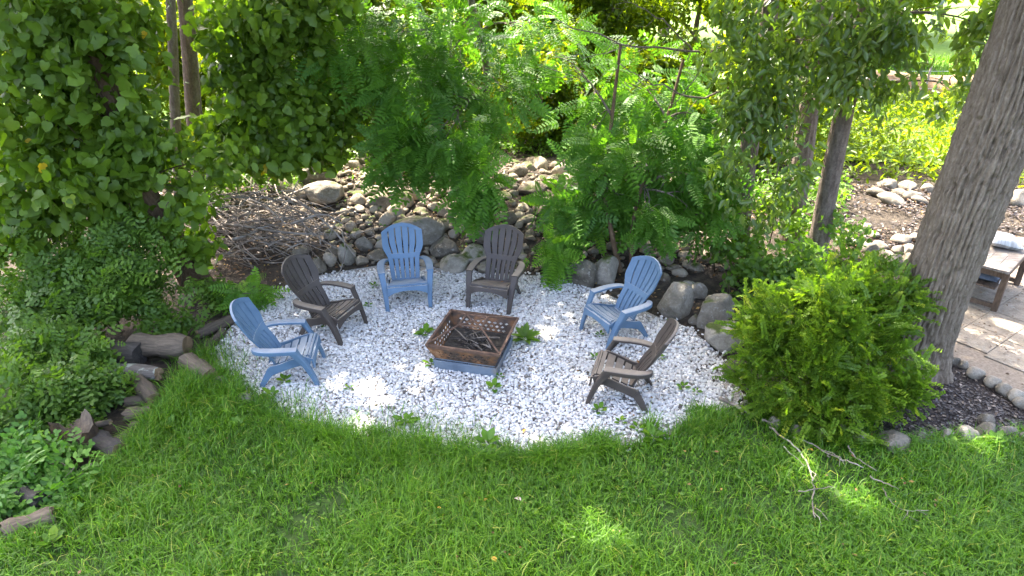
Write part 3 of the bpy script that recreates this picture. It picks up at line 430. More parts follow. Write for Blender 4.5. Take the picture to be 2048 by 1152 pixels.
def spray(n=15):
    v, f, to = [], [], []
    for i in range(n):
        x = .08+.92*i/(n-1); L = .20*(1-.35*x)
        for sgn in (1, -1):
            b = len(v); ang = sgn*(1.05-.3*x)+random.uniform(-.25, .25); c, s_ = math.cos(ang), math.sin(ang); zz = random.uniform(-.05, .12); W = .062
            xx = x+(.03 if sgn > 0 else 0)
            for a, q in ((.08,0),(.5,W),(1,0),(.5,-W)): v.append((xx+a*L*c-q*s_, a*L*s_+q*c, -.38*x*x+zz*a+(.02 if q else 0))); to.append(.34*(x-.45)**1 if x > .45 else 0)
            f.append((b, b+1, b+2, b+3))
    return tmpl(v, [f], to)
SPRAY = spray()
def frames(dv, nv):
    dv = dv/np.linalg.norm(dv, axis=1)[:, None]; nv = nv-(nv*dv).sum(1)[:, None]*dv; nv /= np.linalg.norm(nv, axis=1)[:, None]+1e-9
    return np.stack([dv, np.cross(nv, dv), nv], 2)
PLANTS = []
def plant(parent, name, tm, mt, T, R, size, tint, pick=0, leafname='leaf'):
    PLANTS.append(dict(parent=parent, name=name, tm=tm, mt=mt, T=T, R=R*size[:, None, None], size=size, tint=np.clip(tint, 0, 1), pick=pick, leafname=leafname))
def cloud(clusters, gap=.36, f=2.2, shell=.45, above=.03):
    Ps = []
    for (x, y, z, rx, ry, rz_, n) in clusters:
        m = int(n*2.6); d_ = rng.normal(size=(m, 3)); d_ /= np.linalg.norm(d_, axis=1)[:, None]; r = rng.random(m)**shell*(.75+.5*vn(d_+x*3.1+z, 2.0))
        p = d_*r[:, None]*np.array((rx, ry, rz_))+np.array((x, y, z)); p = p[(vn(p+7, f)*.65+vn(p+3, f*2.3)*.35) > gap]; p = p[p[:,2] > H(p[:,0], p[:,1])+above]
        Ps.append(p[:n])
    return np.concatenate(Ps)
def tints(P, lo=.15, hi=.85, f=1.4): return lo+(hi-lo)*(.55*vn(P+31, f)+.45*rng.random(len(P)))
def bez(a, b, sag=.0, n=5):
    a, b = Vector(a), Vector(b); m = (a+b)/2+Vector((random.uniform(-.15,.15), random.uniform(-.15,.15), sag)); return [a*(1-t)**2+m*2*t*(1-t)+b*t*t for t in [k/(n-1) for k in range(n)]]
def limbs(parent, starts, clusters, r0=.03, name='limb', mt='bark2', sub=4, r1=.006):
    L0 = Vector(parent.location)
    for c in clusters:
        e = Vector(c[:3]); st = min(starts, key=lambda p: (Vector(p)-e).length+.6*max(0, p[2]-e.z)); mb = MB()
        pt = bez(Vector(st)-L0, e-L0, .25, 6); mb.tube(pt, [r0*(1-.8*k/5) for k in range(6)], 6)
        for _ in range(sub):
            q = pt[random.randint(2, 5)]; d_ = Vector((random.uniform(-1,1)*c[3], random.uniform(-1,1)*c[4], random.uniform(-1,.8)*c[5]))*.9
            mb.tube(bez(q, q*.3+(e-L0+d_)*.7, .08, 5), [r1*(1.5-k*.28) for k in range(5)], 4)
        ob(name, mb.mesh(name, M[mt], True), parent)

# ------------------------------------------------------------------ trees
def trunk(parent, path, r0, r1, n=40, seg=28, ridge=.0, mt='bark', flare=.3, k=26, name='trunk'):
    L0 = Vector(parent.location); C = [p for p in catmull(path, n)]; V = []; th = np.linspace(0, 2*math.pi, seg, endpoint=False)
    for i, p in enumerate(C):
        t = i/(n-1); d_ = (C[min(i+1, n-1)]-C[max(i-1, 0)]).normalized(); a = d_.cross(Vector((0, 1, .01))).normalized(); b = d_.cross(a); z = p.z
        r = (r0+(r1-r0)*t)*(1+flare*math.exp(-max(z-path[0][2], 0)/.22))
        q = np.stack([np.cos(th), np.sin(th), np.full(seg, z)], 1); rr = r*(1+.10*(vn(q*np.array((1,1,.5)), 1.1)-.5)+flare*.35*math.exp(-max(z, 0)/.25)*np.cos(th*5+1))
        if ridge:
            wq = np.stack([np.cos(th)*2, np.sin(th)*2, np.full(seg, z*1.3)], 1); w_ = th*k/1+5.5*vn(wq, 1.6)+2.2*vn(wq, 4.5)+1.4*z
            cut = vn(np.stack([np.cos(th)*7, np.sin(th)*7, np.full(seg, z*5.)], 1), 1.5)
            cz = vn(np.stack([np.cos(th)*9+3, np.sin(th)*9, np.full(seg, z*7.)], 1), 1.7)
            rr = rr+ridge*(np.abs(np.sin(w_*.5))**.5-.6)*(.5+.9*cut)-ridge*.7*np.clip((.36-cz)*5, 0, 1)+ridge*.5*(vn(wq*5, 2)-.5)
        A, B, C0 = np.array(a), np.array(b), np.array(p-L0); V.append(C0+np.outer(np.cos(th)*rr, A)+np.outer(np.sin(th)*rr, B))
    V = np.concatenate(V); I = np.arange(n*seg).reshape(n, seg); J = np.roll(I, -1, 1)
    return ob(name, npmesh(name, V, [np.stack([I[:-1], J[:-1], J[1:], I[1:]], -1).reshape(-1, 4)], M[mt], smooth=True), parent)
def canopy(parent, cl, n, size=.2):
    T = cloud([(*cl, n)], .30, 1.1, .4); m = len(T)
    R = frames(rng.normal(size=(m, 3))+[0, 0, -.3], rng.normal(size=(m, 3))*.6+[0, 0, 1]); T = hole(T)
    plant(parent, 'crown', SMALL, 'canopy', T, R[:len(T)], rng.uniform(.7, 1.3, len(T))*size, tints(T))
SUNHOLES = [(-1.55,6.15,.30),(-1.05,6.35,.16),(-1.9,6.35,.16),(.45,7.5,.16),(.75,8.0,.14),(.2,5.5,.14),(.62,4.1,.22),(.75,4.3,.1),(2.9,4.75,.2),(3.25,4.6,.14),(4.6,5.1,.22),(4.9,5.35,.2),(.7,10.5,.2),(.5,11.3,.2),(1.0,10.6,.16),(-2.3,10.2,.12),(-3.4,10.6,.16),(5.9,7.6,.25),(6.3,7.2,.3),(6.6,7.9,.22),(6.1,6.6,.2),(7.1,7.4,.3),(6.7,8.8,.18),(7.3,9.2,.2),(2.9,6.3,.25),(3.4,5.9,.22),(3.9,6.2,.2),(3.2,6.7,.2),(-.2,8.4,.06),(.25,8.35,.06),(-3.2,7.0,.07),(4.9,9.6,.14),(4.4,9.4,.12),(7.0,12.5,.5),(7.8,12.2,.4)]
SUNHIGH = [(3.4,9.4,2.6,.3),(3.9,9.3,3.5,.35),(4.6,9.2,2.6,.3),(5.4,9.0,3.0,.3),(4.0,9.2,1.4,.2),(2.9,9.6,1.3,.2),(1.9,9.7,1.9,.25),(3.5,9.3,3.1,.3),(3.7,9.2,2.2,.25),(4.2,9.2,3.0,.3),(4.3,9.2,1.9,.22),(5.0,9.0,3.4,.35),(5.9,9.0,3.2,.3),(3.3,9.2,1.2,.2),(2.5,9.8,1.7,.25),(2.2,9.6,1.0,.2),(1.4,9.9,1.5,.22),(.2,10.6,2.6,.3),(-.9,10.4,1.9,.2),(-1.6,11,3.2,.3),(-4.8,8.4,3.3,.2),(-5.6,8.2,2.2,.2),(-3.9,10.3,3.0,.25),(-3.2,10.2,1.5,.2),(3.0,6.4,.7,.3),(3.5,6.2,.9,.25),(3.9,6.2,.7,.25),(3.3,5.9,.4,.22),(-.3,9.9,.8,.15),(1.1,12,2.8,.4),(2.9,10.4,2.6,.35),(2.3,10.9,2.9,.35)]
def hole(T):  # leaves cut from the unseen crowns along sun rays, shaping sun patches below
    s_ = np.array(S); k = np.ones(len(T), bool); rr = random.Random(5); hs = []
    for x, y, z, r in [(x, y, hz(x, y), r) for x, y, r in SUNHOLES]+SUNHIGH:
        hs.append((x+rr.uniform(-.3, .3)*r, y, z, r*.42))
        for _ in range(6): hs.append((x+rr.gauss(0, .9)*r, y+rr.gauss(0, .9)*r, z, r*rr.uniform(.1, .38)))
    for _ in range(60): hs.append((rr.uniform(-3.6, 2.6), rr.uniform(4.2, 9.8), .3, rr.uniform(.0, .05)))
    for x, y, z, r in hs:
        q = T-np.array((x, y, z)); a = q@s_; d_ = np.linalg.norm(q-np.outer(a, s_), axis=1); k &= d_ > r+.07
    return T[k]

t1 = empty('maple_tree', (4.78, 6.85, 0), label='big grey tree with thick furrowed trunk beside the patio table', cat='tree')
trunk(t1, [(4.72,6.85,-.05),(4.755,6.85,1.2),(4.86,6.86,2.6),(4.94,6.88,3.6),(5.1,7.0,6.2)], .335, .31, 260, 270, .046, 'bark', .34, 44)
limbs(t1, [(4.85,6.95,4.9),(4.85,7,5.8)], [(3.2,7.4,6.6,1.5,1,.8),(5.8,8.4,6.9,1.5,1,.8),(4.4,8.6,7.4,1.2,1,1),(6,6,6.6,1,1,.7)], .12, mt='bark', r1=.02)
canopy(t1, (4.3, 8.0, 7.2, 3.9, 3.2, 2.3), 13500)
t2 = empty('cherry_tree', (4.74, 9.7, 0), label='slim grey trunk nearest the shrub, drooping narrow leaves to the big tree', cat='tree', group='slim trees behind the shrub')
trunk(t2, [(4.74,9.7,-.1),(4.68,9.68,1),(4.62,9.6,2.2),(4.6,9.55,3.6),(4.4,9.6,6)], .155, .10, 120, 48, .012, 'bark2', .2, 14)
t3 = empty('cherry_tree', (4.66, 10.62, .1), label='middle slim trunk of three behind the shrub, leaves hanging before it', cat='tree', group='slim trees behind the shrub')
trunk(t3, [(4.66,10.62,0),(4.62,10.6,1.2),(4.55,10.6,2.4),(4.5,10.6,3.8),(4.6,10.8,6.2)], .17, .11, 110, 48, .012, 'bark2', .2, 14)
t4 = empty('cherry_tree', (3.74, 10.35, .1), label='slim trunk nearest the locust saplings, long leafy branches hanging before it', cat='tree', group='slim trees behind the shrub')
trunk(t4, [(3.74,10.35,0),(3.66,10.35,1.2),(3.62,10.3,2.4),(3.6,10.3,3.8),(3.3,10.5,6.2)], .15, .10, 110, 48, .012, 'bark2', .2, 14)
for t_, st, cl, cp in ((t2, [(4.6,9.55,3.6),(4.62,9.6,2.6)], CH2, (2.8,9.6,7.2,3.0,2.4,2.2)), (t3, [(4.5,10.6,3.6)], CH3, (4.9,12,7.4,3,2.2,2.4)), (t4, [(3.6,10.3,3.8),(3.62,10.3,2.6)], CH4, (1.0,10.6,7.2,3,2.6,2.3))):
    limbs(t_, st, cl, .03); limbs(t_, [(st[0][0], st[0][1], 5.6)], [(cp[0], cp[1], cp[2]-.6, 1.5, 1.2, .8)], .07, r1=.02); canopy(t_, cp, 11000 if t_ is not t3 else 5000)
    T = cloud([(a, b, c, d*1.2, e*1.15, f_*1.1, int(n_*.85)) for a, b, c, d, e, f_, n_ in cl], .44, 1.7); n = len(T); dv = rng.normal(size=(n, 3))*[.7,.6,.45]+[-.05,-.25,-.75]; nv = rng.normal(size=(n, 3))*.55+[.0,-.55,.6]
    plant(t_, 'crown', BROAD, 'cherry', T, frames(dv, nv), rng.uniform(.11, .19, n), tints(T, .1, .92), 260)

t5 = empty('vine_clad_tree', (-4.5, 8.9, 0), label='old leaning trunk wrapped in broad grape leaves behind the brown chair', cat='tree')
trunk(t5, [(-4.5,8.9,-.1),(-4.72,8.82,.7),(-4.92,8.75,1.5),(-5.05,8.75,2.6),(-5.15,8.8,3.8),(-5.3,9.0,6.2)], .19, .13, 130, 56, .016, 'bark3', .25, 14)
limbs(t5, [(-5.2,8.9,4.9),(-5.3,9,5.8)], [(-6.5,9.4,6.6,1.5,1,.8),(-4.2,9.6,6.8,1.5,1,.8),(-5.4,10.2,7,1,1,.8)], .07, r1=.02)
canopy(t5, (-5.6, 9.4, 7.1, 3.3, 3.0, 2.3), 13000); canopy(t5, (-8.6, 8.4, 7.0, 2.6, 2.8, 2.2), 8000)
t6 = empty('pale_tree', (-5.85, 11.5, .6), label='slender pale tan trunk rising between two masses of grape leaves', cat='tree')
trunk(t6, [(-5.85,11.5,.6),(-5.62,11.5,2),(-5.45,11.5,2.9),(-5.3,11.5,3.8),(-5,11.6,6)], .085, .065, 60, 24, .004, 'bark', .2, 8)
limbs(t6, [(-5,11.6,5.8)], [(-3.4,11.4,6.7,1.5,1,.8),(-5.5,12,7,1,1,.8)], .05, r1=.02); canopy(t6, (-2.9, 11.2, 7.2, 3.2, 2.7, 2.4), 11500); limbs(t6, [(-5,11.6,5.8)], [(-2.2,9.2,7.2,1.5,1,.8)], .06, r1=.02); canopy(t6, (-1.5, 8.6, 7.6, 3.0, 2.0, 1.9), 9500)  # last limb and crown added out of view to shade the lawn
t7 = empty('dark_tree', (-5.6, 11.95, .7), label='dark rough trunk close behind the slender pale trunk', cat='tree')
trunk(t7, [(-5.6,11.95,.6),(-5.5,11.9,1.8),(-5.36,11.9,2.9),(-5.25,11.9,4.2),(-5.6,12.2,6)], .14, .10, 80, 40, .012, 'bark2', .2, 12)
limbs(t7, [(-5.4,12,5.6)], [(-7,11.6,6.6,1.5,1,.8)], .06, r1=.02); canopy(t7, (-7.6, 11.4, 7.2, 3.0, 2.3, 2.3), 9500)

# grape vines
for nm, lb, cl, base in (('grape_vine', 'curtain of broad grape leaves climbing the leaning trunk at far left', GRAPE_A, (-4.7, 8.6, 0)), ('grape_vine', 'hanging wall of grape leaves above the brush pile', GRAPE_B, (-4.1, 10.8, .4))):
    v_ = empty(nm, base, label=lb, cat='vine', group='grape vines')
    limbs(v_, [(base[0], base[1], base[2]), (base[0]-.3, base[1]+.1, 1.6)], cl, .014, 'stem', 'twig', 5, .005)
    T = cloud(cl, .34, 2.2); n = len(T); nv = rng.normal(size=(n, 3))*.62+[.0,-.6,.6]; dv = rng.normal(size=(n, 3))*.75+[.05,-.25,-.7]
    sz_ = .06+.125*rng.random(n)**.8; tn_ = tints(T, .0, .86)+.3*(rng.random(n) < .03); R_ = frames(dv, nv); q = rng.integers(0, 3, n)
    bare = np.zeros(n, bool)
    for z0_, z1_ in ((.15, .62), (1.15, 1.6), (2.55, 3.35)):        # places where the trunk shows bare
        tx = np.interp(T[:,2], [0, .7, 1.5, 2.6, 3.8], [-4.5, -4.72, -4.92, -5.05, -5.15]); ray = T[:,0]*8.8/T[:,1]
        zt = CAM_H+(T[:,2]-CAM_H)*8.8/T[:,1]; txx = np.interp(zt, [0, .7, 1.5, 2.6, 3.8], [-4.5, -4.72, -4.92, -5.05, -5.15]); bare |= (zt > z0_) & (zt < z1_) & (np.abs(ray-txx) < .17) & (T[:,1] < 8.9)
    for k_, tm_ in enumerate(GRAPES):
        m_ = (q == k_) & ~bare; plant(v_, 'foliage', tm_, 'grape', T[m_], R_[m_], sz_[m_], tn_[m_], 100)
    T = cloud([(a, b+.45, c, d*1.05, e, f_*1.05, int(n_*.9)) for a, b, c, d, e, f_, n_ in cl], .30, 2.2); n = len(T); nv = rng.normal(size=(n, 3))*.7+[.0,-.5,.6]; dv = rng.normal(size=(n, 3))*.7+[0,-.1,-.7]
    plant(v_, 'inner_foliage', OVAL, 'grape', T, frames(dv, nv), rng.uniform(.10, .18, n), tints(T, .0, .7))

# locusts
def locust(parent, cl, st, size, pick=300, r0=.03, tm=FROND, up=.75, bright=0.):
    limbs(parent, st, cl, r0, 'limb', 'bark2', 6, .006)
    T = cloud(cl, .43, 1.5); n = len(T); ce = np.concatenate([np.tile(c[:3], (1, 1)) for c in cl]); near = ce[np.argmin(((T[:, None]-ce[None])**2).sum(2), 1)]
    dv = (T-near)*1.4+rng.normal(size=(n, 3))*.45+[0,-.3,-.38]; nv = rng.normal(size=(n, 3))*.4+[0,-.35,up]
    R_ = frames(dv, nv); sz_ = rng.uniform(.6, 1.25, n)*size; tn_ = np.clip(tints(T, .05, .85)+bright+.25*(rng.random(n) < .04), 0, 1); q = rng.integers(0, 3, n)
    for k_, tm_ in enumerate(FRONDS if tm is FROND else [tm]*3): m_ = q == k_; plant(parent, 'crown', tm_, 'locust', T[m_], R_[m_], sz_[m_], tn_[m_], pick//3, 'frond')
for pts, r_ in (([(3.6,10.3,3.3),(2.6,10.2,3.15),(1.7,10.1,3.25),(.6,10.2,3.55)], .022), ([(3.62,10.3,2.9),(2.8,10.0,2.55),(2.1,9.9,2.7),(1.5,9.9,3.0)], .018), ([(3.6,10.3,3.6),(2.9,10,3.3),(2.4,9.8,2.6),(2.3,9.8,2.2)], .012), ([(2.6,10.2,3.15),(2.0,10,3.6),(1.4,10,3.9)], .012), ([(1.7,10.1,3.25),(1.0,10,3.1),(.3,10.1,3.2)], .008)):
    mb = MB(); P3 = [p-Vector(t4.location)+Vector((random.gauss(0,.02), random.gauss(0,.02), random.gauss(0,.02))) for p in catmull(pts, 12)]; mb.tube(P3, [r_*(1.1-.07*k) for k in range(12)], 6)
    for k in (4, 6, 8, 10): q = P3[k]; mb.tube([q, q+Vector((-.12, random.uniform(-.1,.1), random.uniform(-.2,.12))), q+Vector((-.3, random.uniform(-.2,.2), random.uniform(-.35,.2)))], [r_*.35, r_*.25, r_*.12], 4)
    ob('limb', mb.mesh('limb', M['bark2'], True), t4)
la = empty('locust_tree', (-.5, 12.3, .75), label='locust tree with feathery fronds drooping over the stones behind the blue chair', cat='tree')
trunk(la, [(-.5,12.3,.7),(-.5,12.35,1.6),(-.45,12.4,2.6),(-.7,12.4,3.8),(-.9,12.2,6)], .07, .05, 50, 20, .004, 'bark2', .2, 8)
locust(la, LOCA, [(-.5,12.4,2.2),(-.5,12.4,3.2),(-.8,12.3,4.2)], .40); canopy(la, (-.3, 12.2, 6.9, 2.6, 2.0, 2.0), 6000)
lb_ = empty('locust_sapling', (1.66, 9.5, .02), label='twin-stemmed locust sapling arching fronds behind the right blue chair', cat='sapling')
trunk(lb_, [(1.66,9.5,0),(1.52,9.65,.55),(1.4,9.9,1.2),(1.5,10.3,2.2),(1.6,10.6,3.2)], .042, .022, 40, 16, 0, 'bark3', .2)
trunk(lb_, [(1.86,9.66,0),(1.84,9.75,.6),(1.95,9.9,1.2),(2.3,10.2,2.2),(2.5,10.4,3.0)], .036, .02, 40, 16, 0, 'bark3', .2)
locust(lb_, LOCB, [(1.4,9.9,1.2),(1.5,10.3,2.2),(1.95,9.9,1.2),(2.3,10.2,2.2)], .40, r0=.02)
for cl, lb, sz_ in ((SEEDC, 'bushy bright green locust seedling between the brown back chair and dark boulder', .30), (SEEDD, 'low fern-like locust seedling between the left blue and brown chairs', .28), (SEEDE, 'spreading locust seedlings over the logs at the lower left lawn corner', .17)):
    b = cl[0]; e_ = empty('locust_seedling', (b[0], b[1]+.1, hz(b[0], b[1]+.1)), label=lb, cat='seedling', group='locust seedlings')
    locust(e_, cl, [(b[0], b[1]+.1, hz(b[0], b[1]+.1))], sz_, 120, .012, SHORT if 'logs' in lb else FROND, .9, .18 if 'logs' not in lb else -.08)

# leafy thickets
def thicket(name, lb, cat, cl, tm, mt, s0, s1, pick=0, gap=.33, f=2.6, nvm=(0,-.5,.75), stem=.012, lo=.08, hi=.9):
    c0 = cl[0]; z0 = hz(c0[0], c0[1]); e_ = empty(name, (c0[0], c0[1], z0), label=lb, cat=cat)
    limbs(e_, [(c[0], c[1]+.1, hz(c[0], c[1])) for c in cl], cl, stem, 'stem', 'twig', 5, .004)
    T = cloud(cl, gap, f); n = len(T); dv = rng.normal(size=(n, 3))*.7+[0,-.3,-.2]; nv = rng.normal(size=(n, 3))*.45+np.array(nvm)
    plant(e_, 'foliage', tm, mt, T, frames(dv, nv), rng.uniform(s0, s1, n), tints(T, lo, hi), pick); return e_
thicket('rose_thicket', 'tangled small-leaved rose thicket below the grape leaves at far left', 'bush', ROSE, SHORT, 'rose', .09, .19, gap=.40, f=1.8)
thicket('rose_bush', 'rounded small-leaved bush spilling over the logs at lower left', 'bush', BUSHL, SHORT, 'rose', .09, .17, gap=.42, f=2.0)
thicket('woodland_bush', 'dark broad-leaved bush at the feet of the slim trunks', 'bush', UNDER, OVAL, 'under', .065, .12, 200)
thicket('shade_bush', 'dark leafy bush behind the brush pile below the grape leaves', 'bush', SHADEB, OVAL, 'under', .05, .10, 150, gap=.36, lo=0, hi=.7)
yw = empty('golden_shrub', (3.55, 6.3, 0), label='dense yellow green feathery shrub between the gravel and the big tree', cat='shrub')
limbs(yw, [(3.5,6.4,0),(3.6,6.3,0),(3.4,6.2,0)], YEW, .018, 'stem', 'twig', 7, .005)
SHOOTS = []
for _ in range(22):
    a, e = random.uniform(.9, 5.4), random.uniform(.2, 1.3); q = (3.45+math.cos(a)*math.cos(e)*.92, 6.3+math.sin(a)*math.cos(e)*.75, .1+math.sin(e)*1.05); SHOOTS.append((*q, .2, .16, .17, 55))
T = cloud([(a, b, c, d, e, f_, int(n_*.85)) for a, b, c, d, e, f_, n_ in YEW]+SHOOTS, .43, 2.0, .36); n = len(T); ce = np.array((3.5, 6.45, -.1)); out = T-ce; out /= np.linalg.norm(out, axis=1)[:, None]
dv = out*.8+rng.normal(size=(n, 3))*.45+[0,-.1,.05]; nv = rng.normal(size=(n, 3))*.35+out*.4+[0,-.2,.6]
plant(yw, 'foliage', SPRAY, 'yew', T, frames(dv, nv), rng.uniform(.10, .25, n)**1.0, tints(T, .0, .66, 2.2)+.3*(rng.random(n) < .15), 300, 'sprig')  # random sprigs tinted yellower, sun glints put into the leaf colour

# background trees and shrubs in the sun
BG = [('sunlit_shrub', -9.5,15.6,4.2,2.6,5.0), ('sunlit_shrub', -6.3,15.2,3.2,2.0,3.2), ('sunlit_shrub', -3.6,15.8,3.2,2.2,4.2), ('sunlit_shrub', -.9,16.2,3.2,2.0,4.2), ('sunlit_shrub', 1.6,15.4,3.0,2.0,4.2), ('sunlit_shrub', 4.1,15.8,3.0,2.2,4.4), ('sunlit_shrub', 6.6,16.4,2.8,2.0,4.0),
      ('sunlit_shrub', -4.9,13.9,2.4,1.6,2.2), ('sunlit_shrub', -2.3,14.0,2.4,1.6,1.8), ('sunlit_shrub', .6,14.2,2.2,1.5,2.0), ('sunlit_shrub', 2.9,13.9,2.2,1.5,2.2), ('sunlit_shrub', 5.0,14.1,2.2,1.6,2.0), ('far_tree', -12,23,6,4,8), ('far_tree', -6.5,22,5.5,4,7), ('far_tree', -1.5,23,5.5,4,7.5), ('far_tree', 3.5,22.5,5.5,4,7), ('far_tree', 8.6,24,5,4,7.5), ('far_tree', 18.5,23,5,4,7), ('far_tree', 14.6,28,6,4,8),
      ('distant_tree', -22,36,11,7,12), ('distant_tree', -12,38,11,7,12), ('distant_tree', -2,37,11,7,12), ('distant_tree', 8,38,11,7,12), ('distant_tree', 18,38,11,7,12), ('distant_tree', 28,36,11,7,12)]
WHERE = ['behind the vine-wrapped leaning trunk', 'behind the slender pale trunk', 'behind the hanging grape leaves', 'behind the drooping locust fronds', 'behind the gap left of the locust sapling', 'behind the locust sapling', 'behind the slim trunks', 'low down behind the brush pile', 'low down behind the mossy boulders', 'low down behind the stone bank top', 'low down behind the locust sapling stems', 'low down between the slim trunks', 'at the far left behind the grape vines', 'behind the two thin left trunks', 'behind the locust tree', 'between the locust tree and slim trunks', 'behind the slim trunks at right', 'behind the top of the big trunk', 'above the sunny clearing beside the big trunk', 'furthest to the left', 'second from the left', 'third from the left', 'fourth from the left', 'fifth from the left', 'furthest to the right']
for i, (nm, x, y, wd, dp, ht) in enumerate(BG):
    z0 = hz(x, y); far = nm != 'sunlit_shrub'
    o = empty(nm, (x, y, z0), label={'sunlit_shrub':'sunlit yellow green shrub ', 'far_tree':'bright leafy tree beyond the clearing ', 'distant_tree':'distant wood-edge tree '}[nm]+WHERE[i], cat='shrub' if not far else 'tree', group={'sunlit_shrub':'sunlit shrubs behind the stones', 'far_tree':'trees beyond the clearing', 'distant_tree':'trees along the far wood edge'}[nm])
    trunk(o, [(x,y,z0-.1),(x+.1,y,z0+ht*.3),(x-.1,y,z0+ht*.55),(x,y,z0+ht*.8)], .05*ht**.6, .03, 14, 10, 0, 'bark2', .2)
    cl = []; k = 15 if not far else 18
    for _ in range(k):
        a = random.uniform(0, 6.28); r = random.uniform(.2, 1); zc = random.uniform(.12, .95) if not far else random.uniform(.1, 1)
        cl.append((x+math.cos(a)*r*wd*.5*(1.1-.4*zc), y+math.sin(a)*r*dp*.5, z0+zc*ht, wd*random.uniform(.16,.27), dp*random.uniform(.18,.3), ht*random.uniform(.09,.16), int(300*wd) if not far else 540))
    limbs(o, [(x, y, z0+ht*.25), (x, y, z0+ht*.5), (x, y, z0+ht*.75)], cl, .02*ht**.5, sub=3, r1=.008)
    T = cloud(cl, .33, 1.6 if not far else .9); n = len(T); dv = rng.normal(size=(n, 3))+[0,0,-.5]; nv = rng.normal(size=(n, 3))*.55+[-.2,.3,.8]
    sz_ = {'sunlit_shrub':.13, 'far_tree':.24, 'distant_tree':.5}[nm]
    plant(o, 'crown', SMALL, 'back', T, frames(dv, nv), rng.uniform(.7, 1.35, n)*sz_, tints(T, .05, .95, .8))

# undergrowth over the ground behind the stones and in the sunny clearing
def ground_cover(name, lb, poly, dens, hgt, s0, s1, mt, tm, f=.9, gap=.3):
    pl = np.array(poly); lo, hi = pl.min(0), pl.max(0); n = int((hi-lo).prod()*dens); g = rng.uniform(lo, hi, (n, 2)); g = g[inside(g, poly)]
    q = np.c_[g, np.zeros(len(g))]; nn = fbm(q, f); k = nn > gap; g, nn = g[k], nn[k]; n = len(g)
    T = np.c_[g, H(g[:,0], g[:,1])+.03+rng.random(n)*hgt*(.25+1.4*(nn-gap))]; dv = rng.normal(size=(n, 3))*.8; nv = rng.normal(size=(n, 3))*.4+[0,-.1,1]
    o = empty(name, (*pl.mean(0), 0), kind='stuff', label=lb, cat='undergrowth'); plant(o, 'foliage', tm, mt, T, frames(dv, nv), rng.uniform(s0, s1, n), tints(T, .05, .95))
ground_cover('undergrowth', 'bright leafy undergrowth in the sunny clearing behind the trees', [(6.4,13.0),(7.6,12.9),(9.5,12.5),(13.5,12.2),(17,15),(17,20.6),(9,20.6),(6,19),(3,18),(-8,18),(-8,14.2),(-2,14),(4,14)], 190, 1.15, .09, .19, 'back', BROAD)
ground_cover('shade_undergrowth', 'dark low undergrowth along the top of the stone bank', [(-7,11.6),(-4.2,12.4),(-2.5,12.8),(0,13.2),(3,12.6),(3.4,11.6),(6,11.5),(6.6,13),(3,14.2),(-8,14.4)], 330, .5, .06, .12, 'under', OVAL, 1.6, .30)
ground_cover('bank_weeds', 'scattered small weeds among the fieldstones', [(-3,9.8),(3.4,9.6),(3.4,12.4),(-3,12.6)], 45, .18, .03, .06, 'weed', OVAL, 2.5, .56)

# ------------------------------------------------------------------ litter on the ground
def litter(name, lb, poly, n, s0, s1, zoff, mt='litter', tm=SMALL, cat='leaf litter', f=1.3, lo=0, hi=1, tilt=.25):
    pl = np.array(poly); a, b = pl.min(0), pl.max(0); g = rng.uniform(a, b, (n*3, 2)); g = g[inside(g, poly)]; g = g[fbm(np.c_[g, np.zeros(len(g))], f) > rng.uniform(.25, .7, len(g))][:n]; n = len(g)
    T = np.c_[g, H(g[:,0], g[:,1])+zoff+rng.random(n)*.012]; o = empty(name, (*pl.mean(0), 0), kind='stuff', label=lb, cat=cat)
    dv = rng.normal(size=(n, 3))*[1,1,.15]; nv = rng.normal(size=(n, 3))*tilt+[0,0,1]
    plant(o, 'leaves' if 'leaf' in cat else 'chips', tm, mt, T, frames(dv, nv), rng.uniform(s0, s1, n), lo+(hi-lo)*rng.random(n)**1.5)
litter('gravel_litter', 'tiny brown leaf bits and debris scattered over the white gravel', GRAVEL, 3600, .010, .034, .03, hi=.8, tilt=.6)
CL_ = [(-4.6,2.5),(-3.8,5.5),(-2.5,5.6),(0,5.0),(2.4,5.6),(5.2,5.4),(6.5,3),(6,2.5)]
litter('lawn_clover', 'patches of small clover leaves among the lawn grass', CL_, 5200, .025, .05, .075, 'weed', OVAL, 'clover leaf', .9, .1, .8, .35)
litter('lawn_litter', 'sparse small dry leaves caught in the lawn grass', CL_, 170, .02, .05, .09, 'litter', SMALL, 'leaf litter', .9, .3, 1, .4)
litter('rear_mulch', 'dark bark mulch pieces behind the slim trunks', [(5.4,10.4),(6.6,10.1),(9.5,11),(10,12.6),(6.4,12.9),(5.2,12)], 6000, .03, .09, .02, 'mchip', SMALL, 'mulch chips')
litter('patio_litter', 'brown leaf litter scattered over the patio paving', PATIO, 3200, .015, .05, .034, hi=.7)
litter('bed_litter', 'dark shredded bark mulch pieces', BED, 7000, .015, .06, .016, 'mchip', SMALL, 'mulch chips')
litter('bank_litter', 'dry brown leaves and debris between the fieldstones', [(-5.5,9.2),(-3.6,8.9),(-2.6,9.6),(.6,9.5),(2.4,8.2),(3,8.4),(6.8,10.4),(9,12.5),(6,13),(-6,13.2),(-7,10)], 6500, .025, .075, .03, tilt=.4)

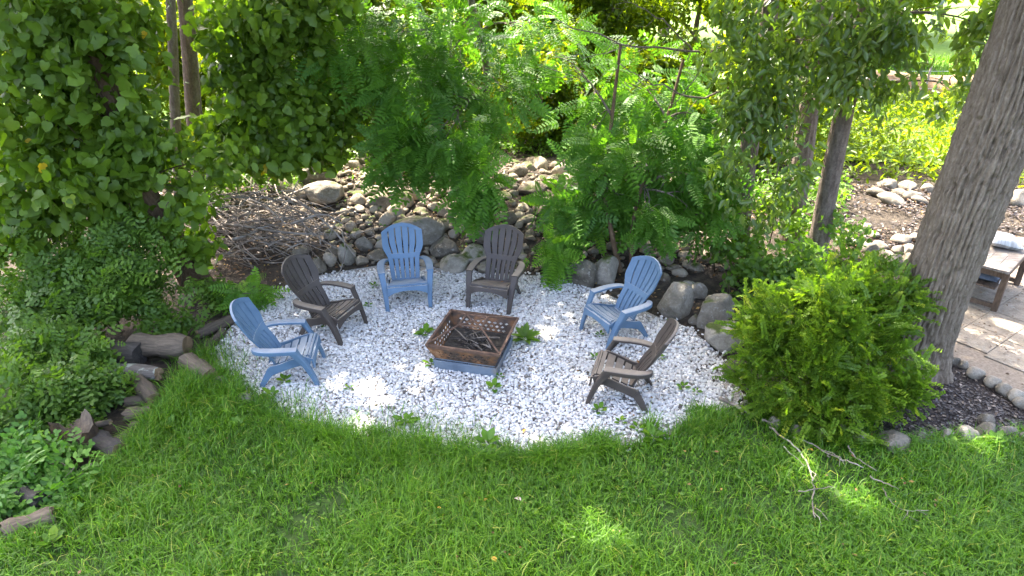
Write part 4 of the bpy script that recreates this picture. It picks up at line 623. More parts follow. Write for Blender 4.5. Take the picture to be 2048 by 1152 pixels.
# ------------------------------------------------------------------ grass
def blades(name, lb, g, h0, h1, w0, w1, lo=.0, hi=.95, lean=.55):
    n = len(g); q = np.c_[g, np.zeros(n)]; nn = fbm(q, 1.3); hh = (h0+(h1-h0)*rng.random(n)**1.9)*(.35+1.3*nn); a = rng.uniform(0, 6.283, n)+2*vn(q, .9); ln = lean*rng.uniform(.3, 1.5, n)
    d_ = np.stack([np.cos(a), np.sin(a), np.zeros(n)], 1); b = a+rng.uniform(.9, 2.2, n); sd = np.stack([np.cos(b), np.sin(b), np.zeros(n)], 1)*(rng.uniform(w0, w1, n)/2)[:, None]
    B = np.c_[g, H(g[:,0], g[:,1])]; up = np.array((0,0,1.)); m = B+d_*(hh*ln*.35)[:, None]+up*(hh*.62)[:, None]; t = B+d_*(hh*ln*1.05)[:, None]+up*(hh*(1-.32*np.minimum(ln, 1.2)))[:, None]
    V = np.stack([B-sd, B+sd, m+sd*.8, m-sd*.8, t], 1).reshape(-1, 3); I = np.arange(n)[:, None]*5
    tn = lo+(hi-lo)*np.clip(.55*(nn-.2)+.85*(rng.random(n)-.15), 0, 1); tn = np.where(rng.random(n) < .03, 1, np.minimum(tn, .9))
    return ob(name, npmesh(name, V, [I+np.array([[0,1,2,3]]), I+np.array([[3,2,4]])], M['grass'], np.repeat(tn, 5)), kind='stuff', label=lb, cat='grass')
g = rng.uniform((-5.6, 2.4), (7.2, 6.8), (380000, 2)); g = g[inside(g, LAWN)]; q = np.c_[g, np.zeros(len(g))]
g = g[rng.random(len(g)) < np.clip(.15+2.4*(fbm(q, 1.9)-.28), .12, 1)*np.where(g[:,1] > 3.3, 1, .4)][:116000]
blades('lawn_grass', 'unmown green lawn grass in front of the gravel', g, .07, .21, .0055, .0115, lean=.9)
nE = 26000; g = np.concatenate([np.array(GRAVEL[-11:])[rng.integers(0, 10, nE)]+0]); k = rng.integers(0, 10, nE); A_ = np.array(GRAVEL[-12:]+GRAVEL[:1]); k = rng.integers(0, len(A_)-1, nE); u = rng.random((nE, 1))
g = A_[k]*(1-u)+A_[k+1]*u+rng.normal(0, 1, (nE, 2))*(.04+.22*(fbm(np.c_[A_[k]*(1-u)+A_[k+1]*u, np.zeros(nE)], 1.1)[:, None] > .5))+[0, -.07]; g = g[fbm(np.c_[g, np.zeros(nE)], 2.2) > rng.uniform(.35, .7, nE)]
tf = []
for _ in range(26):
    k_ = random.randrange(1, 11); u_ = random.random(); c_ = A_[k_]*(1-u_)+A_[k_+1]*u_+np.array((0, random.uniform(-.05, .16))); tf.append(c_+rng.normal(0, random.uniform(.03, .08), (random.randint(70, 240), 2)))
g = np.concatenate([g]+tf)
blades('edge_grass', 'long shaggy grass overhanging the gravel edge', g, .12, .27, .005, .010, .1, .95, .8)
A_ = np.array([(-4.2,4.05),(-3.85,4.8),(-3.78,5.5),(-3.74,6.3),(-3.5,6.6)]); k = rng.integers(0, 4, 9000); u = rng.random((9000, 1)); g = A_[k]*(1-u)+A_[k+1]*u+rng.normal(0, .09, (9000, 2))+[.1, -.04]
g = g[fbm(np.c_[g, np.zeros(9000)], 1.7) > rng.uniform(.25, .7, 9000)]
blades('log_edge_grass', 'long grass tufts growing along the log border', g, .12, .32, .005, .009, .15, .98, .7)
A_ = np.array([(2.5,6.05),(3.0,5.68),(3.5,5.45),(4.6,5.43),(5.4,5.55),(6.6,5.62)]); k = rng.integers(0, 5, 9000); u = rng.random((9000, 1)); g = A_[k]*(1-u)+A_[k+1]*u+rng.normal(0, .06, (9000, 2))+[0, -.06]; g = g[:5000]
blades('bed_edge_grass', 'long grass along the stone edging of the mulch bed', g, .06, .15, .004, .008, .1, .95, .8)
g = rng.uniform((8, 18.5), (22, 30), (14000, 2)); blades('meadow_grass', 'sunny rough grass in the clearing beyond the big tree', g, .15, .45, .012, .03, .2, 1)

# ------------------------------------------------------------------ logs, stump, brush pile, fallen sticks
LOGLAB = ['thick black rotting log lying in the log border', 'broken tan log end resting beside the black log', 'lichen-speckled log lying in front of the black log', 'log with pale cut end pointing at the lawn', 'uppermost of the three short logs edging the lawn', 'middle one of the three short logs edging the lawn', 'lowest of the three short logs edging the lawn', 'short dark log beside the broken stump', 'thin split log above the stump by the lawn', 'frayed split log at the left gravel corner', 'weathered split log behind the left blue chair', 'slim dark stick-like log beside the gravel, left of the blue chair', 'black round-ended log under seedlings in the lower left corner', 'grey log at the lowest left corner of the lawn', 'long thin grey branch lying above the stump']
for i, (a, b, r) in enumerate(LOGS):
    a, b = Vector(a), Vector(b); L = (b-a).length; mid = (a+b)/2; mb = MB(); n = 14; rings = []; ns = 9 if r > .05 else 7; zz = max(0.0, r-.01)
    for k in range(ns):
        t = k/(ns-1); rr = r*(1+.10*math.sin(t*9+i))*(1 if 0 < k < ns-1 else .96)
        rings.append([(rr*(1+.16*(random.random()-.5))*math.cos(q), rr*(1+.16*(random.random()-.5))*math.sin(q), (t-.5)*L+(random.uniform(-.02,.02) if k in (0, ns-1) else 0)) for q in [6.2832*j/n for j in range(n)]])
    mb.loft(rings, cap=False); o = ob('log', mb.mesh('log', M['logdark'] if i in (0, 7, 12) else M['loglichen'] if i == 2 else M['log'], True), None, mid, label=LOGLAB[i], cat='log' if r > .035 else 'branch', group='logs bordering the lawn')
    o.rotation_euler = (b-a).to_track_quat('Z', 'Y').to_euler()
    for k, s_ in ((0, -1), (ns-1, 1)):
        c = MB(); ri = rings[k]; v = [(0, 0, s_*L*.5-s_*.006)]+ri; c.add(v, [(0, 1+j, 1+(j+1) % n) if s_ > 0 else (0, 1+(j+1) % n, 1+j) for j in range(n)]); ob('cut_end', c.mesh('cut_end', M['cut'] if i not in (0, 12) else M['logdark']), o)
st = empty('stump', (-4.25, 5.33, 0), label='broken rotten stump with orange splintered side by the lawn', cat='stump'); rings = []
for k in range(12):
    t = k/11; rings.append([((.2-.05*t+.03*math.sin(5*q+1))*math.cos(q)*(1+.15*random.random()), (.17-.04*t+.03*math.sin(4*q))*math.sin(q)*(1+.15*random.random()), t*(.34+.10*math.sin(2*q)+.05*random.random())-.03) for q in [6.2832*j/22 for j in range(22)]])
mb = MB(); mb.loft(rings, cap=False); ob('trunk', mb.mesh('trunk', M['rot'], True), st); mb = MB(); top = rings[-1]
mb.add([(0, 0, .2)]+top, [(0, 1+j, 1+(j+1) % 22) for j in range(22)]); ob('broken_top', mb.mesh('broken_top', M['log'], True), st)
br = empty('brush_pile', (-3.75, 10.15, hz(-3.75, 10.15)), label='heap of bare grey branches and twigs left of the stone bank', cat='brush pile')
for k in range(230):
    x = random.gauss(-.12, .58); y = random.gauss(.1, .36); hmax = .86*math.exp(-(x/1.1)**2-(y/.6)**2); zc = random.random()*hmax+.02; L = random.uniform(.5, 1.9) if k < 190 else random.uniform(.3,.8); a = random.gauss(-.2, .65)
    d_ = Vector((math.cos(a), math.sin(a)*.8, random.gauss(-.10, .26))); c = Vector((x, y, zc)); r = random.uniform(.004, .011) if k > 22 else random.uniform(.012, .022); bend = Vector((random.gauss(0,.08), random.gauss(0,.08), random.gauss(.05,.10)))
    z0 = lambda p: Vector((p.x, p.y, max(p.z, hz(-3.75+p.x, 10.15+p.y)-br.location.z+.015)))
    pts = [z0(c+d_*L*(t-.5)+bend*(1-4*(t-.5)**2)*L+Vector((random.gauss(0,.012), random.gauss(0,.012), random.gauss(0,.012)))) for t in [j/5 for j in range(6)]]
    mb = MB(); mb.tube(pts, [r*(1.2-.13*j) for j in range(6)], 5); ob('stick', mb.mesh('stick', M['stick'], True), br)
for a, b, r in (((-.95,-.1,.32),(.35,.85,.72),.028),((-1.2,.2,.25),(.55,.1,.5),.02),((.3,.2,.75),(1.35,-.55,.06),.02),((.1,-.1,.35),(.35,.35,1.0),.012)):
    mb = MB(); mb.tube(bez(a, b, .05, 7), [r*(1.1-.08*j) for j in range(7)], 7, .1); ob('branch', mb.mesh('branch', M['stick'], True), br)
SLAB = ['thick grey stick crossing from the gravel onto the lawn', 'short stick with orange end beside the thick grey stick', 'longest forked dead stick lying on the lawn', 'pale stick branching below the shrub on the lawn', 'short dark stick between pale ones on the lawn', 'straight pale twig under the edging stones on the lawn', 'thin twig right of the longest stick on the lawn', 'rightmost curled twig lying on the lawn', 'short whitish twig beside the longest stick', 'small twig crossing the lower end of the longest stick']
for (pts, r), lb in zip(STICKS, SLAB):
    p3 = [Vector((x, y, .10+random.uniform(0, .025))) for x, y in pts]; p3 = catmull(p3, 4*len(p3)) if len(p3) > 1 else p3; p3 = [q+Vector((random.gauss(0,.006), random.gauss(0,.006), random.gauss(0,.004))) for q in p3]
    mb = MB(); n = len(p3); r *= .78; mb.tube(p3, [r*(1.05-.55*k/n) for k in range(n)], 7, .12)
    if n > 12:
        for k in (n//2, n-5, n-3): q = p3[k]; mb.tube([q, q+Vector((random.uniform(-.06,.1), -.07, .01)), q+Vector((random.uniform(-.08,.14), -.16, -.01))], [r*.5, r*.4, r*.2], 5)
    ob('fallen_stick', mb.mesh('fallen_stick', M['stick'], True), label=lb, cat='stick', group='sticks fallen on the lawn')

# ------------------------------------------------------------------ chairs
PROF = [(-.115,.235),(-.150,.32),(-.205,.42),(-.262,.50),(-.325,.60),(-.385,.71),(-.432,.81),(-.462,.89),(-.478,.955)]
PC = catmull([(0, y, z) for y, z in PROF], 25)
def back_pt(s_, x):
    t = min(max(s_, 0), 1)*24; i = min(int(t), 23); p = PC[i].lerp(PC[i+1], t-i); e = (PC[i+1]-PC[i]).normalized(); nrm = Vector((0, e.z, -e.y))
    return Vector((x, p.y, p.z))+nrm*(.85*x*x), nrm
def half_w(s_): return .195+.02*s_/.4 if s_ < .38 else .215+.07*float(ss(.38, .72, s_))
def top_s(x): return 1-.95*x*x/(.285**2)*.19-.02*(abs(x)/.285)
def chair_parts(mt):
    P_ = []
    def part(name, mb, bev=.004):
        me = mb.mesh(name, M[mt]); P_.append((name, me, bev))
    nS = 6
    for i in range(nS):                                     # back slats
        rings = []; K = 22; u0, u1 = -1+2*i/nS, -1+2*(i+1)/nS
        for k in range(K):
            s0 = k/(K-1); W = half_w(s0); xa, xb = u0*W, u1*W; gp = .0075; xa += gp if i > 0 else 0; xb -= gp if i < nS-1 else 0
            row = []
            for x, off in ((xa, 0), ((xa+xb)/2, 0.0015), (xb, 0), (xb, -.022), (xa, -.022)):
                e = max(top_s(x), .3); p, nr = back_pt(s0*e, x); row.append(p+nr*off)
            rings.append(row)
        mb = MB(); mb.loft(rings); part('back_slat', mb)
    def band(sa, sb, off, th, wf=1.0, name='back_band'):
        rings = []
        for k in range(25):
            u = -1+2*k/24; r = []
            for s_, o_ in ((sa, off), (sb, off), (sb, off-th), (sa, off-th)):
                W = half_w(s_)*wf; x = u*W; e = s_(x) if callable(s_) else s_; p, nr = back_pt(e, x); r.append(p+nr*o_)
            rings.append(r)
        mb = MB(); mb.loft(rings); part(name, mb)
    band(.375, .455, .004, .026, 1.015, 'backrest')
    band(.0, .04, .003, .026, 1.0, 'bottom_band')
    rings = []                                              # arched top
    for k in range(25):
        x = -.282+.564*k/24; e = top_s(x); r = []
        for s_, o_ in ((e-.10, .003), (e+.002, .003), (e+.002, -.025), (e-.10, -.025)): p, nr = back_pt(s_, x); r.append(p+nr*o_)
        rings.append(r)
    mb = MB(); mb.loft(rings); part('top_band', mb)
    SY = catmull([(0,.325,.345),(0,.305,.372),(0,.24,.365),(0,.10,.325),(0,-.03,.275),(0,-.135,.242)], 50)
    for i in range(7):                                      # seat slats
        a, b = int(i*7)+0, int(i*7)+6; rings = []
        for k in range(a, b+1):
            p = SY[min(k, 49)]; q = (SY[min(k+1, 49)]-SY[max(k-1, 0)]).normalized(); nr = Vector((0, -q.z, q.y)); nr = nr if nr.z > 0 else -nr
            if k == a and i > 0: p = p+q*.004
            hw = .262-.012*i; rings.append([p+Vector((x, 0, 0))+nr*(o_-.010*(1-(x/hw)**2)) for x, o_ in ((-hw,0),(-hw*.5,0),(0,0),(hw*.5,0),(hw,0),(hw,-.02),(-hw,-.02))])
        mb = MB(); mb.loft(rings); part('seat_slat', mb)
    rings = []                                              # arched apron below the seat front
    for k in range(17):
        x = -.27+.54*k/16; zl = .215+.07*(1-(abs(x)/.27)**2.6); yo = .33-.0*abs(x); rings.append([(x, yo+.010, .338), (x, yo-.012, .338), (x, yo+.004, zl), (x, yo+.028, zl)])
    mb = MB(); mb.loft(rings); part('apron', mb)
    for sx in (1, -1):
        out = catmull([(.215,-.300,0),(.275,-.297,0),(.335,-.245,0),(.372,-.15,0),(.384,-.03,0),(.380,.09,0),(.372,.195,0)], 19); inn = catmull([(.205,-.258,0),(.235,-.245,0),(.262,-.20,0),(.276,-.12,0),(.282,-.02,0),(.282,.09,0),(.278,.195,0)], 19)
        zz = lambda k: .497+.012*math.sin(k/18*3.14)+.006*k/18; rings = []
        for k in range(19):
            a, b = out[k], inn[k]; z = zz(k); th = .05 if k > 1 else .035
            rings.append([(sx*a.x, a.y, z-.004), (sx*(a.x*.85+b.x*.15), a.y*.85+b.y*.15, z+.002), (sx*(a.x*.15+b.x*.85), a.y*.15+b.y*.85, z+.002), (sx*b.x, b.y, z-.004), (sx*b.x, b.y, z-.03), (sx*(a.x*.2+b.x*.8), a.y*.2+b.y*.8, z-.018), (sx*(a.x*.8+b.x*.2), a.y*.8+b.y*.2, z-.018), (sx*a.x, a.y, z-th)])
            if sx < 0: rings[-1].reverse()
        mb = MB(); mb.loft(rings); part('armrest', mb)
        # front leg: broad flared plate with a rib, from under the arm to the foot
        rings = []
        for z, xo, xi, yf, yb in ((.488,.372,.288,.193,.095),(.42,.362,.282,.225,.140),(.345,.350,.272,.265,.195),(.26,.338,.266,.302,.240),(.13,.327,.264,.347,.292),(.03,.320,.264,.373,.325),(0,.322,.262,.378,.322)):
            r = [(sx*xo, yf-.012, z), (sx*xo, yb, z), (sx*(xo-.022), yb, z), (sx*(xo-.026), yf-.038, z), (sx*xi, yf-.034, z), (sx*xi, yf, z), (sx*(xo-.012), yf, z)]
            rings.append(r if sx < 0 else r[::-1])
        mb = MB(); mb.loft(rings); part('front_leg', mb)
        def plate(poly, x0, x1):
            rr = [[(sx*x, y, z) for y, z in poly] for x in (x0, x1)]; return rr if sx > 0 else rr[::-1]
        mb = MB(); mb.loft(plate([(.325,.335),(.30,.25),(.20,.255),(.08,.222),(-.05,.178),(-.12,.15),(-.17,.23),(-.135,.262),(-.03,.285),(.10,.333),(.24,.372)], .245, .268)); part('side_rail', mb)
        rings = []
        for t, (yf, yb, xo, xi) in zip((.235,.17,.10,.04,0), ((-.055,-.17,.258,.215),(-.105,-.205,.262,.218),(-.165,-.245,.268,.225),(-.21,-.275,.276,.232),(-.235,-.295,.282,.232))):
            r = [(sx*xo, yf, t), (sx*xo, yb, t), (sx*xi, yb, t), (sx*xi, yb+.022, t), (sx*(xo-.02), yb+.024, t), (sx*(xo-.02), yf, t)]; rings.append(r if sx < 0 else r[::-1])
        mb = MB(); mb.loft(rings); part('rear_leg', mb)
    return P_
CH = [('blue', -2.59, 6.69, 276.8, 'faded blue plastic slatted garden chair facing the pit, at the left gravel end'), ('brown', -2.36, 7.71, 249.0, 'dark brown slatted garden chair beside the brush pile, arms toward the pit'), ('blue', -1.48, 8.60, 191.7, 'blue slatted garden chair in front of the stone bank facing the camera'), ('brown', -.22, 8.54, 163.0, 'dark brown slatted garden chair right behind the fire pit facing it'), ('blue', 1.35, 7.62, 118.9, 'blue slatted garden chair beside the big squarish boulder'), ('brown', 1.24, 6.27, 74.1, 'dark brown slatted garden chair seen from its side, nearest the lawn')]
cache = {}
for mt, x, y, a, lb in CH:
    if mt not in cache: cache[mt] = chair_parts(mt)
    e_ = empty('garden_chair', (x, y, .022), math.radians(a), label=lb, cat='chair', group='slatted chairs around the fire pit')
    rest = None
    for nm, me, bev in sorted(cache[mt], key=lambda q: q[0] != 'backrest'):
        o = ob(nm, me, rest if nm in ('back_slat', 'top_band', 'bottom_band') else e_); rest = rest or o
        b = o.modifiers.new('edge', 'BEVEL'); b.width = bev; b.segments = 2; b.limit_method = 'ANGLE'; b.angle_limit = math.radians(40)
        o.data.polygons.foreach_set('use_smooth', [False]*len(o.data.polygons))

# ------------------------------------------------------------------ fire pit
fp = empty('fire_pit', (-.455, 7.04, .02), math.radians(-14.4), label='rusty square steel fire pit with lattice sides in the middle of the gravel', cat='fire pit')
def frame_ring(mb, h0, z0, h1, z1, th):
    for k in range(4):
        R_ = Matrix.Rotation(k*math.pi/2, 3, 'Z')
        mb.loft([[R_ @ Vector(p) for p in ((sx*(h0), -h0, z0), (sx*(h0-th), -h0+th, z0), (sx*(h1-th), -h1+th, z1), (sx*h1, -h1, z1))] for sx in (-1, 1)])
mb = MB(); frame_ring(mb, .372, 0, .385, .135, .012); frame_ring(mb, .36, .1352, .36, .150, .05); ob('base', mb.mesh('base', M['steel']), fp)
mb = MB(); frame_ring(mb, .445, .352, .447, .368, .028); frame_ring(mb, .437, .325, .4445, .3517, .010); ob('rim', mb.mesh('rim', M['rust2']), fp)
for k in range(4):                                          # lattice panels, each cut with diamond holes
    R_ = Matrix.Rotation(k*math.pi/2, 3, 'Z'); mb = MB(); W0, W1, Z0, Z1 = .362, .436, .150, .3248
    def pp(u, v, o_=0): hw = W0+(W1-W0)*v; return R_ @ Vector((u*hw, -hw+o_, Z0+(Z1-Z0)*v))
    def quad(a, b, c, d_): mb.loft([[pp(*q, 0) for q in (a, b, c, d_)], [pp(*q, .006) for q in (a, b, c, d_)]])
    ua, va, vb = .80, .10, .80
    quad((-1,0),(1,0),(1,va),(-1,va)); quad((-1,vb),(1,vb),(1,1),(-1,1)); quad((-1,va),(-ua,va),(-ua,vb),(-1,vb)); quad((ua,va),(1,va),(1,vb),(ua,vb))
    nU, nV = 9, 3; du, dv_ = 2*ua/nU, (vb-va)/nV; h_ = .37
    for j in range(nV):
        sh = j % 2
        for i in range(nU-sh):
            cu, cv = -ua+(i+.5+.5*sh)*du, va+(j+.5)*dv_
            for a, b in ((-1,-1),(1,-1),(1,1),(-1,1)):       # corner webs leave a diamond opening
                poly = [(.5,.5),(0,.5),(0,h_),(h_,0),(.5,0)]; poly = [(cu+a*x*du, cv+b*y*dv_) for x, y in (poly if a*b > 0 else poly[::-1])]
                mb.loft([[pp(*q, 0) for q in poly], [pp(*q, .006) for q in poly]])
        if sh:
            for sg in (-1, 1): a0, a1 = sorted((sg*ua, sg*(ua-.5*du))); quad((a0, va+j*dv_), (a1, va+j*dv_), (a1, va+(j+1)*dv_), (a0, va+(j+1)*dv_))
    ob('lattice_panel', mb.mesh('lattice_panel', M['rust']), fp)
mb = MB(); mb.box((0, 0, .16), (.70, .70, .02)); ob('tray', mb.mesh('tray', M['ash']), fp)
mb = MB(); tq = .135; zt = .50
cor = [(-tq,-tq,zt),(tq,-tq,zt),(tq,tq,zt),(-tq,tq,zt)]; rc = [(-.425,-.425,.375),(.425,-.425,.375),(.425,.425,.375),(-.425,.425,.375)]
for k in range(4): mb.bar(rc[k], cor[k], .018, .012); mb.bar(cor[k], cor[(k+1) % 4], .018, .012)
mb.bar(cor[0], cor[2], .014, .010); mb.bar((tq,-tq,zt-.004), (-tq,tq,zt-.004), .014, .010); ob('lid_frame', mb.mesh('lid_frame', M['rust2']), fp)
kd = empty('kindling', (-.455, 7.04, .192), label='grey burnt sticks heaped inside the fire pit', cat='kindling')
for k in range(46):
    a = random.uniform(0, 6.28); c = Vector((random.uniform(-.18,.18), random.uniform(-.18,.18), .01+random.random()*.07)); L = random.uniform(.15, .42); d_ = Vector((math.cos(a), math.sin(a), random.uniform(-.1,.1))); r = random.uniform(.004, .012)
    mb = MB(); mb.tube([c-d_*L/2, c+Vector((0,0,.012)), c+d_*L/2], [r, r*.9, r*.6], 5); ob('stick', mb.mesh('stick', M['logdark'] if k % 4 else M['stick'], True), kd)

# ------------------------------------------------------------------ table, cushions, fence
tb = empty('patio_table', (6.58, 8.17, .02), label='weathered low timber table with lower shelf behind the big trunk', cat='table')
e1 = Vector((.72, .69, 0)); e2 = Vector((-.69, .72, 0)); LA, LB, TH = 1.22, .95, .60
Mx = Matrix((e1, e2, Vector((0, 0, 1)))).transposed(); tp = lambda a, b, z: e1*a+e2*b+Vector((0, 0, z))
for k in range(6):
    mb = MB(); mb.box(tp(LA/2, (k+.5)*LB/6, TH), (LA+.10, LB/6-.004, .035), Mx); ob('plank', mb.mesh('plank', M['bench']), tb)
for a in (.03, LA-.03):
    for b in (.03, LB-.03): mb = MB(); mb.box(tp(a, b, .29), (.075, .075, .58), Mx); ob('leg', mb.mesh('leg', M['benchdark']), tb)
for b in (.03, LB-.03): mb = MB(); mb.box(tp(LA/2, b, .53), (LA-.14, .03, .09), Mx); ob('rail', mb.mesh('rail', M['benchdark']), tb)
for a in (.03, LA-.03):
    mb = MB(); mb.box(tp(a, LB/2, .53), (.03, LB-.14, .09), Mx); ob('rail', mb.mesh('rail', M['benchdark']), tb)
    mb = MB(); mb.box(tp(a, LB/2, .07), (.045, LB-.14, .06), Mx); ob('stretcher', mb.mesh('stretcher', M['benchdark']), tb)
for k in range(5): mb = MB(); mb.box(tp(LA/2, .1+(k+.5)*(LB-.2)/5, .30), (LA-.1, (LB-.2)/5-.008, .025), Mx); ob('shelf_slat', mb.mesh('shelf_slat', M['benchdark']), tb)
def cushion(name, c, dims, M3, mt, **k):
    n = 14; V = []; F_ = []
    for s_ in (1, -1):
        for i in range(n+1):
            for j in range(n+1):
                u, v = -1+2*i/n, -1+2*j/n; e = (1-abs(u)**2.5)*(1-abs(v)**2.5); pinch = 1-.07*(1-abs(u)**2)*abs(v)-.0; p2 = 1-.07*(1-abs(v)**2)*abs(u)
                V.append((u*dims[0]/2*p2, v*dims[1]/2*pinch, s_*(dims[2]/2*e**.45+.002)+.006*math.sin(u*7+v*3)))
    for s_ in (0, 1):
        o_ = s_*(n+1)**2
        for i in range(n):
            for j in range(n):
                q = [o_+i*(n+1)+j, o_+(i+1)*(n+1)+j, o_+(i+1)*(n+1)+j+1, o_+i*(n+1)+j+1]; F_.append(q if s_ == 0 else q[::-1])
    mb = MB(); mb.add(V, F_); o = ob(name, mb.mesh(name, M[mt], True), None, c, **k); o.rotation_euler = M3.to_euler(); return o
B = tb.location
cushion('pillow', B+tp(.95, .34, TH+.095), (.52, .44, .16), Mx @ Matrix.Rotation(.5, 3, 'Z') @ Matrix.Rotation(.12, 3, 'X'), 'pillow', label='pale grey striped pillow lying on top of the timber table', cat='pillow')
c_ = cushion('seat_cushion', B+tp(.50, .44, .375), (.80, .66, .13), Mx, 'cushion', label='flat blue grey cushion stored on the shelf under the table', cat='cushion')
mb = MB(); mb.box((-.32, -.345, .0), (.07, .004, .05)); ob('care_tag', mb.mesh('care_tag', M['paper']), c_)
fe = empty('wire_fence', (12, 21.0, .2), label='thin wire fence on posts before the brown earth bank', cat='fence')
for k in range(6): mb = MB(); mb.tube([(-4+k*2.2, 0, -.1), (-4+k*2.2, 0, 1.15)], .03, 6); ob('post', mb.mesh('post', M['stick'], True), fe)
for k in range(4): mb = MB(); mb.tube([(-4+j*2.2, -.02, .25+k*.25) for j in range(6)], .006, 4); ob('wire', mb.mesh('wire', M['wire']), fe)

# ------------------------------------------------------------------ weeds and fallen leaves
def rosette(x, y, z, r, lb, cat, tm=OVAL, n=7, name='weed', group='weeds in the gravel', upr=.5, mt='weed'):
    e_ = empty(name, (x, y, z), label=lb, cat=cat, group=group); a = np.arange(n)*2.4+random.random()*6; k = np.arange(n)/n
    dv = np.stack([np.cos(a), np.sin(a), upr*(1.2-k)], 1); nv = np.stack([-.5*np.cos(a), -.5*np.sin(a), np.ones(n)], 1)+rng.normal(size=(n, 3))*.15
    T = np.stack([x+.02*np.cos(a), y+.02*np.sin(a), z+.01+.03*(1-k)], 1); plant(e_, 'leaves', tm, mt, T, frames(dv, nv), r*rng.uniform(.7, 1.1, n), rng.uniform(.2, .8, n), n)
    mb = MB(); mb.tube([(0,0,-.01),(.004,0,.02),(0,.004,.045)], [.005,.004,.003], 5); ob('stem', mb.mesh('stem', M['twig']), e_)
WL = ['broad-leaved weed in the gravel under the left blue chair', 'bright broad weed at the left side of the fire pit', 'small weed against the front left base of the fire pit', 'bright three-lobed weed on the gravel in front of the fire pit', 'five-leaved weed on gravel near the lawn and sunny patch', 'small weed before the front leg of the side-on brown chair', 'small round weed below the strap-leaved tuft by the pit', 'small weed behind the side-on brown chair by the boulders', 'tiny weed right of the side-on brown chair', 'weed between the front feet of the right blue chair', 'dark weed in front of the right blue chair', 'small weed between the brown chair and blue back chair', 'weed seen through the arm of the left blue chair', 'weed at the gravel edge behind the blue back chair', 'weed at the foot of the big squarish boulder', 'tiny weed behind the side-on brown chair back', 'tiny weed on gravel left of the fire pit front', 'single leaf weed before the squarish boulder', 'tiny weed just in front of the fire pit base', 'weed at the lawn edge under the side-on brown chair', 'thin weed on gravel below the side-on brown chair']
for (x, y, r), lb in zip(WEEDS, WL): rosette(x, y, .02, r, lb, 'weed')
a, b = .16, 7.43; rosette(a, b, .02, .2, 'dark strap-leaved tuft at the right side of the fire pit', 'weed', BROAD, 16, 'leafy_tuft', 'weeds in the gravel', .7, 'under')
LWL = ['broad dock leaves at the gravel edge in front of the pit', 'plantain clump at the gravel edge below the side-on brown chair', 'broad weeds among long grass beside the short logs', 'weed in the long grass by the left gravel corner', 'weed in grass at the left gravel edge', 'clover-like weed in the middle of the lawn', 'small weed among the lawn sticks', 'leafy weed in front of the shrub and edging stones', 'weed before the pale edging stones', 'sunny yellow green seedling over the right edging stones', 'weed in the grass beside the log border end', 'broad weed at the lower left lawn corner', 'weed beside the grey corner log', 'weed before the frayed split log']
for (x, y, r), lb in zip(LAWNWEEDS, LWL): rosette(x, y, .04, r, lb, 'weed', OVAL, 9, 'lawn_weed', 'weeds along the lawn', .8)
FL = [(-.12,3.88,'yleaf',.085,'curled orange yellow leaf at the bottom middle of the lawn'), (.08,4.55,'pleaf',.08,'pale pinkish dry leaf on the middle of the lawn'), (-.62,4.45,'yleaf',.05,'small orange leaf on the lawn left of the pale leaf'), (-.25,4.55,'yleaf',.045,'small tan leaf on the lawn just left of the pale leaf'), (.14,5.62,'yleaf',.06,'yellow leaf on the gravel before the fire pit'), (1.42,5.93,'yleaf',.05,'yellow leaf at the rear foot of the side-on brown chair'), (-1.55,6.62,'litter',.05,'brown leaf on the gravel left of the pit'), (2.92,5.22,'yleaf',.06,'orange leaf among the lawn sticks')]
SL = [(-2.78,6.62,.315,'yleaf',.045,'small yellow leaf on the seat of the left blue chair'), (1.38,6.42,.345,'litter',.05,'dry brown leaf on the seat of the side-on brown chair'), (-.12,8.42,.34,'litter',.05,'dry leaf on the seat of the brown chair behind the pit')]
for x, y, z, mt, s_, lb in SL:
    me = npmesh('fallen_leaf', np.array(BROAD[0])*[1, 1.5, 1.8], BROAD[1], M[mt], np.full(6, .6)); o = ob('fallen_leaf', me, None, (x, y, z+.02), random.random()*6, label=lb, cat='leaf', group='fallen leaves'); o.scale = (s_,)*3
for x, y, mt, s_, lb in FL:
    me = npmesh('fallen_leaf', np.array(BROAD[0])*[1, 1.5, 1.8], BROAD[1], M[mt], np.full(6, .6)); o = ob('fallen_leaf', me, None, (x, y, .10 if not inside(np.array([(x, y)]), GRAVEL)[0] else .045), random.random()*6, label=lb, cat='leaf', group='fallen leaves'); o.scale = (s_,)*3; o.rotation_euler.x = .2

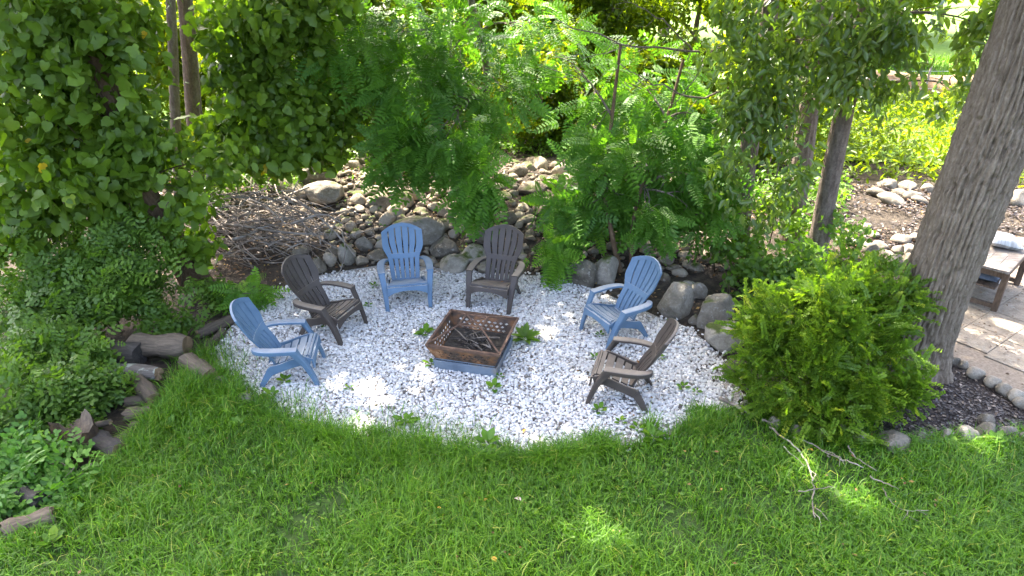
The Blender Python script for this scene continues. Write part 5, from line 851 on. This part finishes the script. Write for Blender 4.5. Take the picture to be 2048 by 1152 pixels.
# ------------------------------------------------------------------ emit foliage: leaves that stand out are parts, the rest is one mass
cp, sp = math.cos(PITCH), math.sin(PITCH); CELL = 9
zb = {}
def project(T):
    x, y, z = T[:,0], T[:,1], T[:,2]-CAM_H; d = y*cp-z*sp; u = y*sp+z*cp; return 1024+FPX*x/d, 576-FPX*u/d, d
ZB = np.full((1152//CELL+2, 2048//CELL+2), 1e9)
for p in PLANTS:
    if p['name'] == 'crown' and p['mt'] == 'canopy': continue
    c = p['T']+p['R'][:, :, 0]*.5; u, v, d = project(c); k = (u > 0) & (u < 2048) & (v > 0) & (v < 1152) & (d > .5); p['uvd'] = (u, v, d, k)
    np.minimum.at(ZB, ((v[k]//CELL).astype(int), (u[k]//CELL).astype(int)), d[k])
for p in PLANTS:
    tm, fs, to = p['tm']; L0 = np.array(p['parent'].location); n = len(p['T'])
    if n == 0: continue
    solo = np.zeros(n, bool)
    if p['pick']:
        u, v, d, k = p['uvd']; idx = np.where(k)[0]; vis = d[idx] < ZB[(v[idx]//CELL).astype(int), (u[idx]//CELL).astype(int)]+.12; idx = idx[vis]
        idx = idx[np.argsort(-(p['size'][idx]/d[idx]))][:p['pick']]
        if n-len(idx) < 4: idx = np.arange(n)
        solo[idx] = True; ms = {}
        for i in idx:
            b = int(p['tint'][i]*7.99)
            if b not in ms: ms[b] = npmesh(p['leafname'], tm, fs, M[p['mt']], np.clip((b+.5)/8+to, 0, 1))
            o = ob(p['leafname'], ms[b], p['parent']); m4 = Matrix.Identity(4)
            for r in range(3):
                for c in range(3): m4[r][c] = p['R'][i, r, c]
                m4[r][3] = p['T'][i, r]-L0[r]
            o.matrix_basis = m4
    r = ~solo; n = int(r.sum())
    if n:
        V = np.einsum('nij,kj->nki', p['R'][r], tm)+(p['T'][r]-L0)[:, None]; k = len(tm)
        F_ = [(np.arange(n)[:, None, None]*k+f).reshape(-1, f.shape[1]) for f in fs]
        ob(p['name'], npmesh(p['name'], V.reshape(-1, 3), F_, M[p['mt']], np.clip(p['tint'][r][:, None]+to[None], 0, 1).ravel()), p['parent'], kind='stuff')
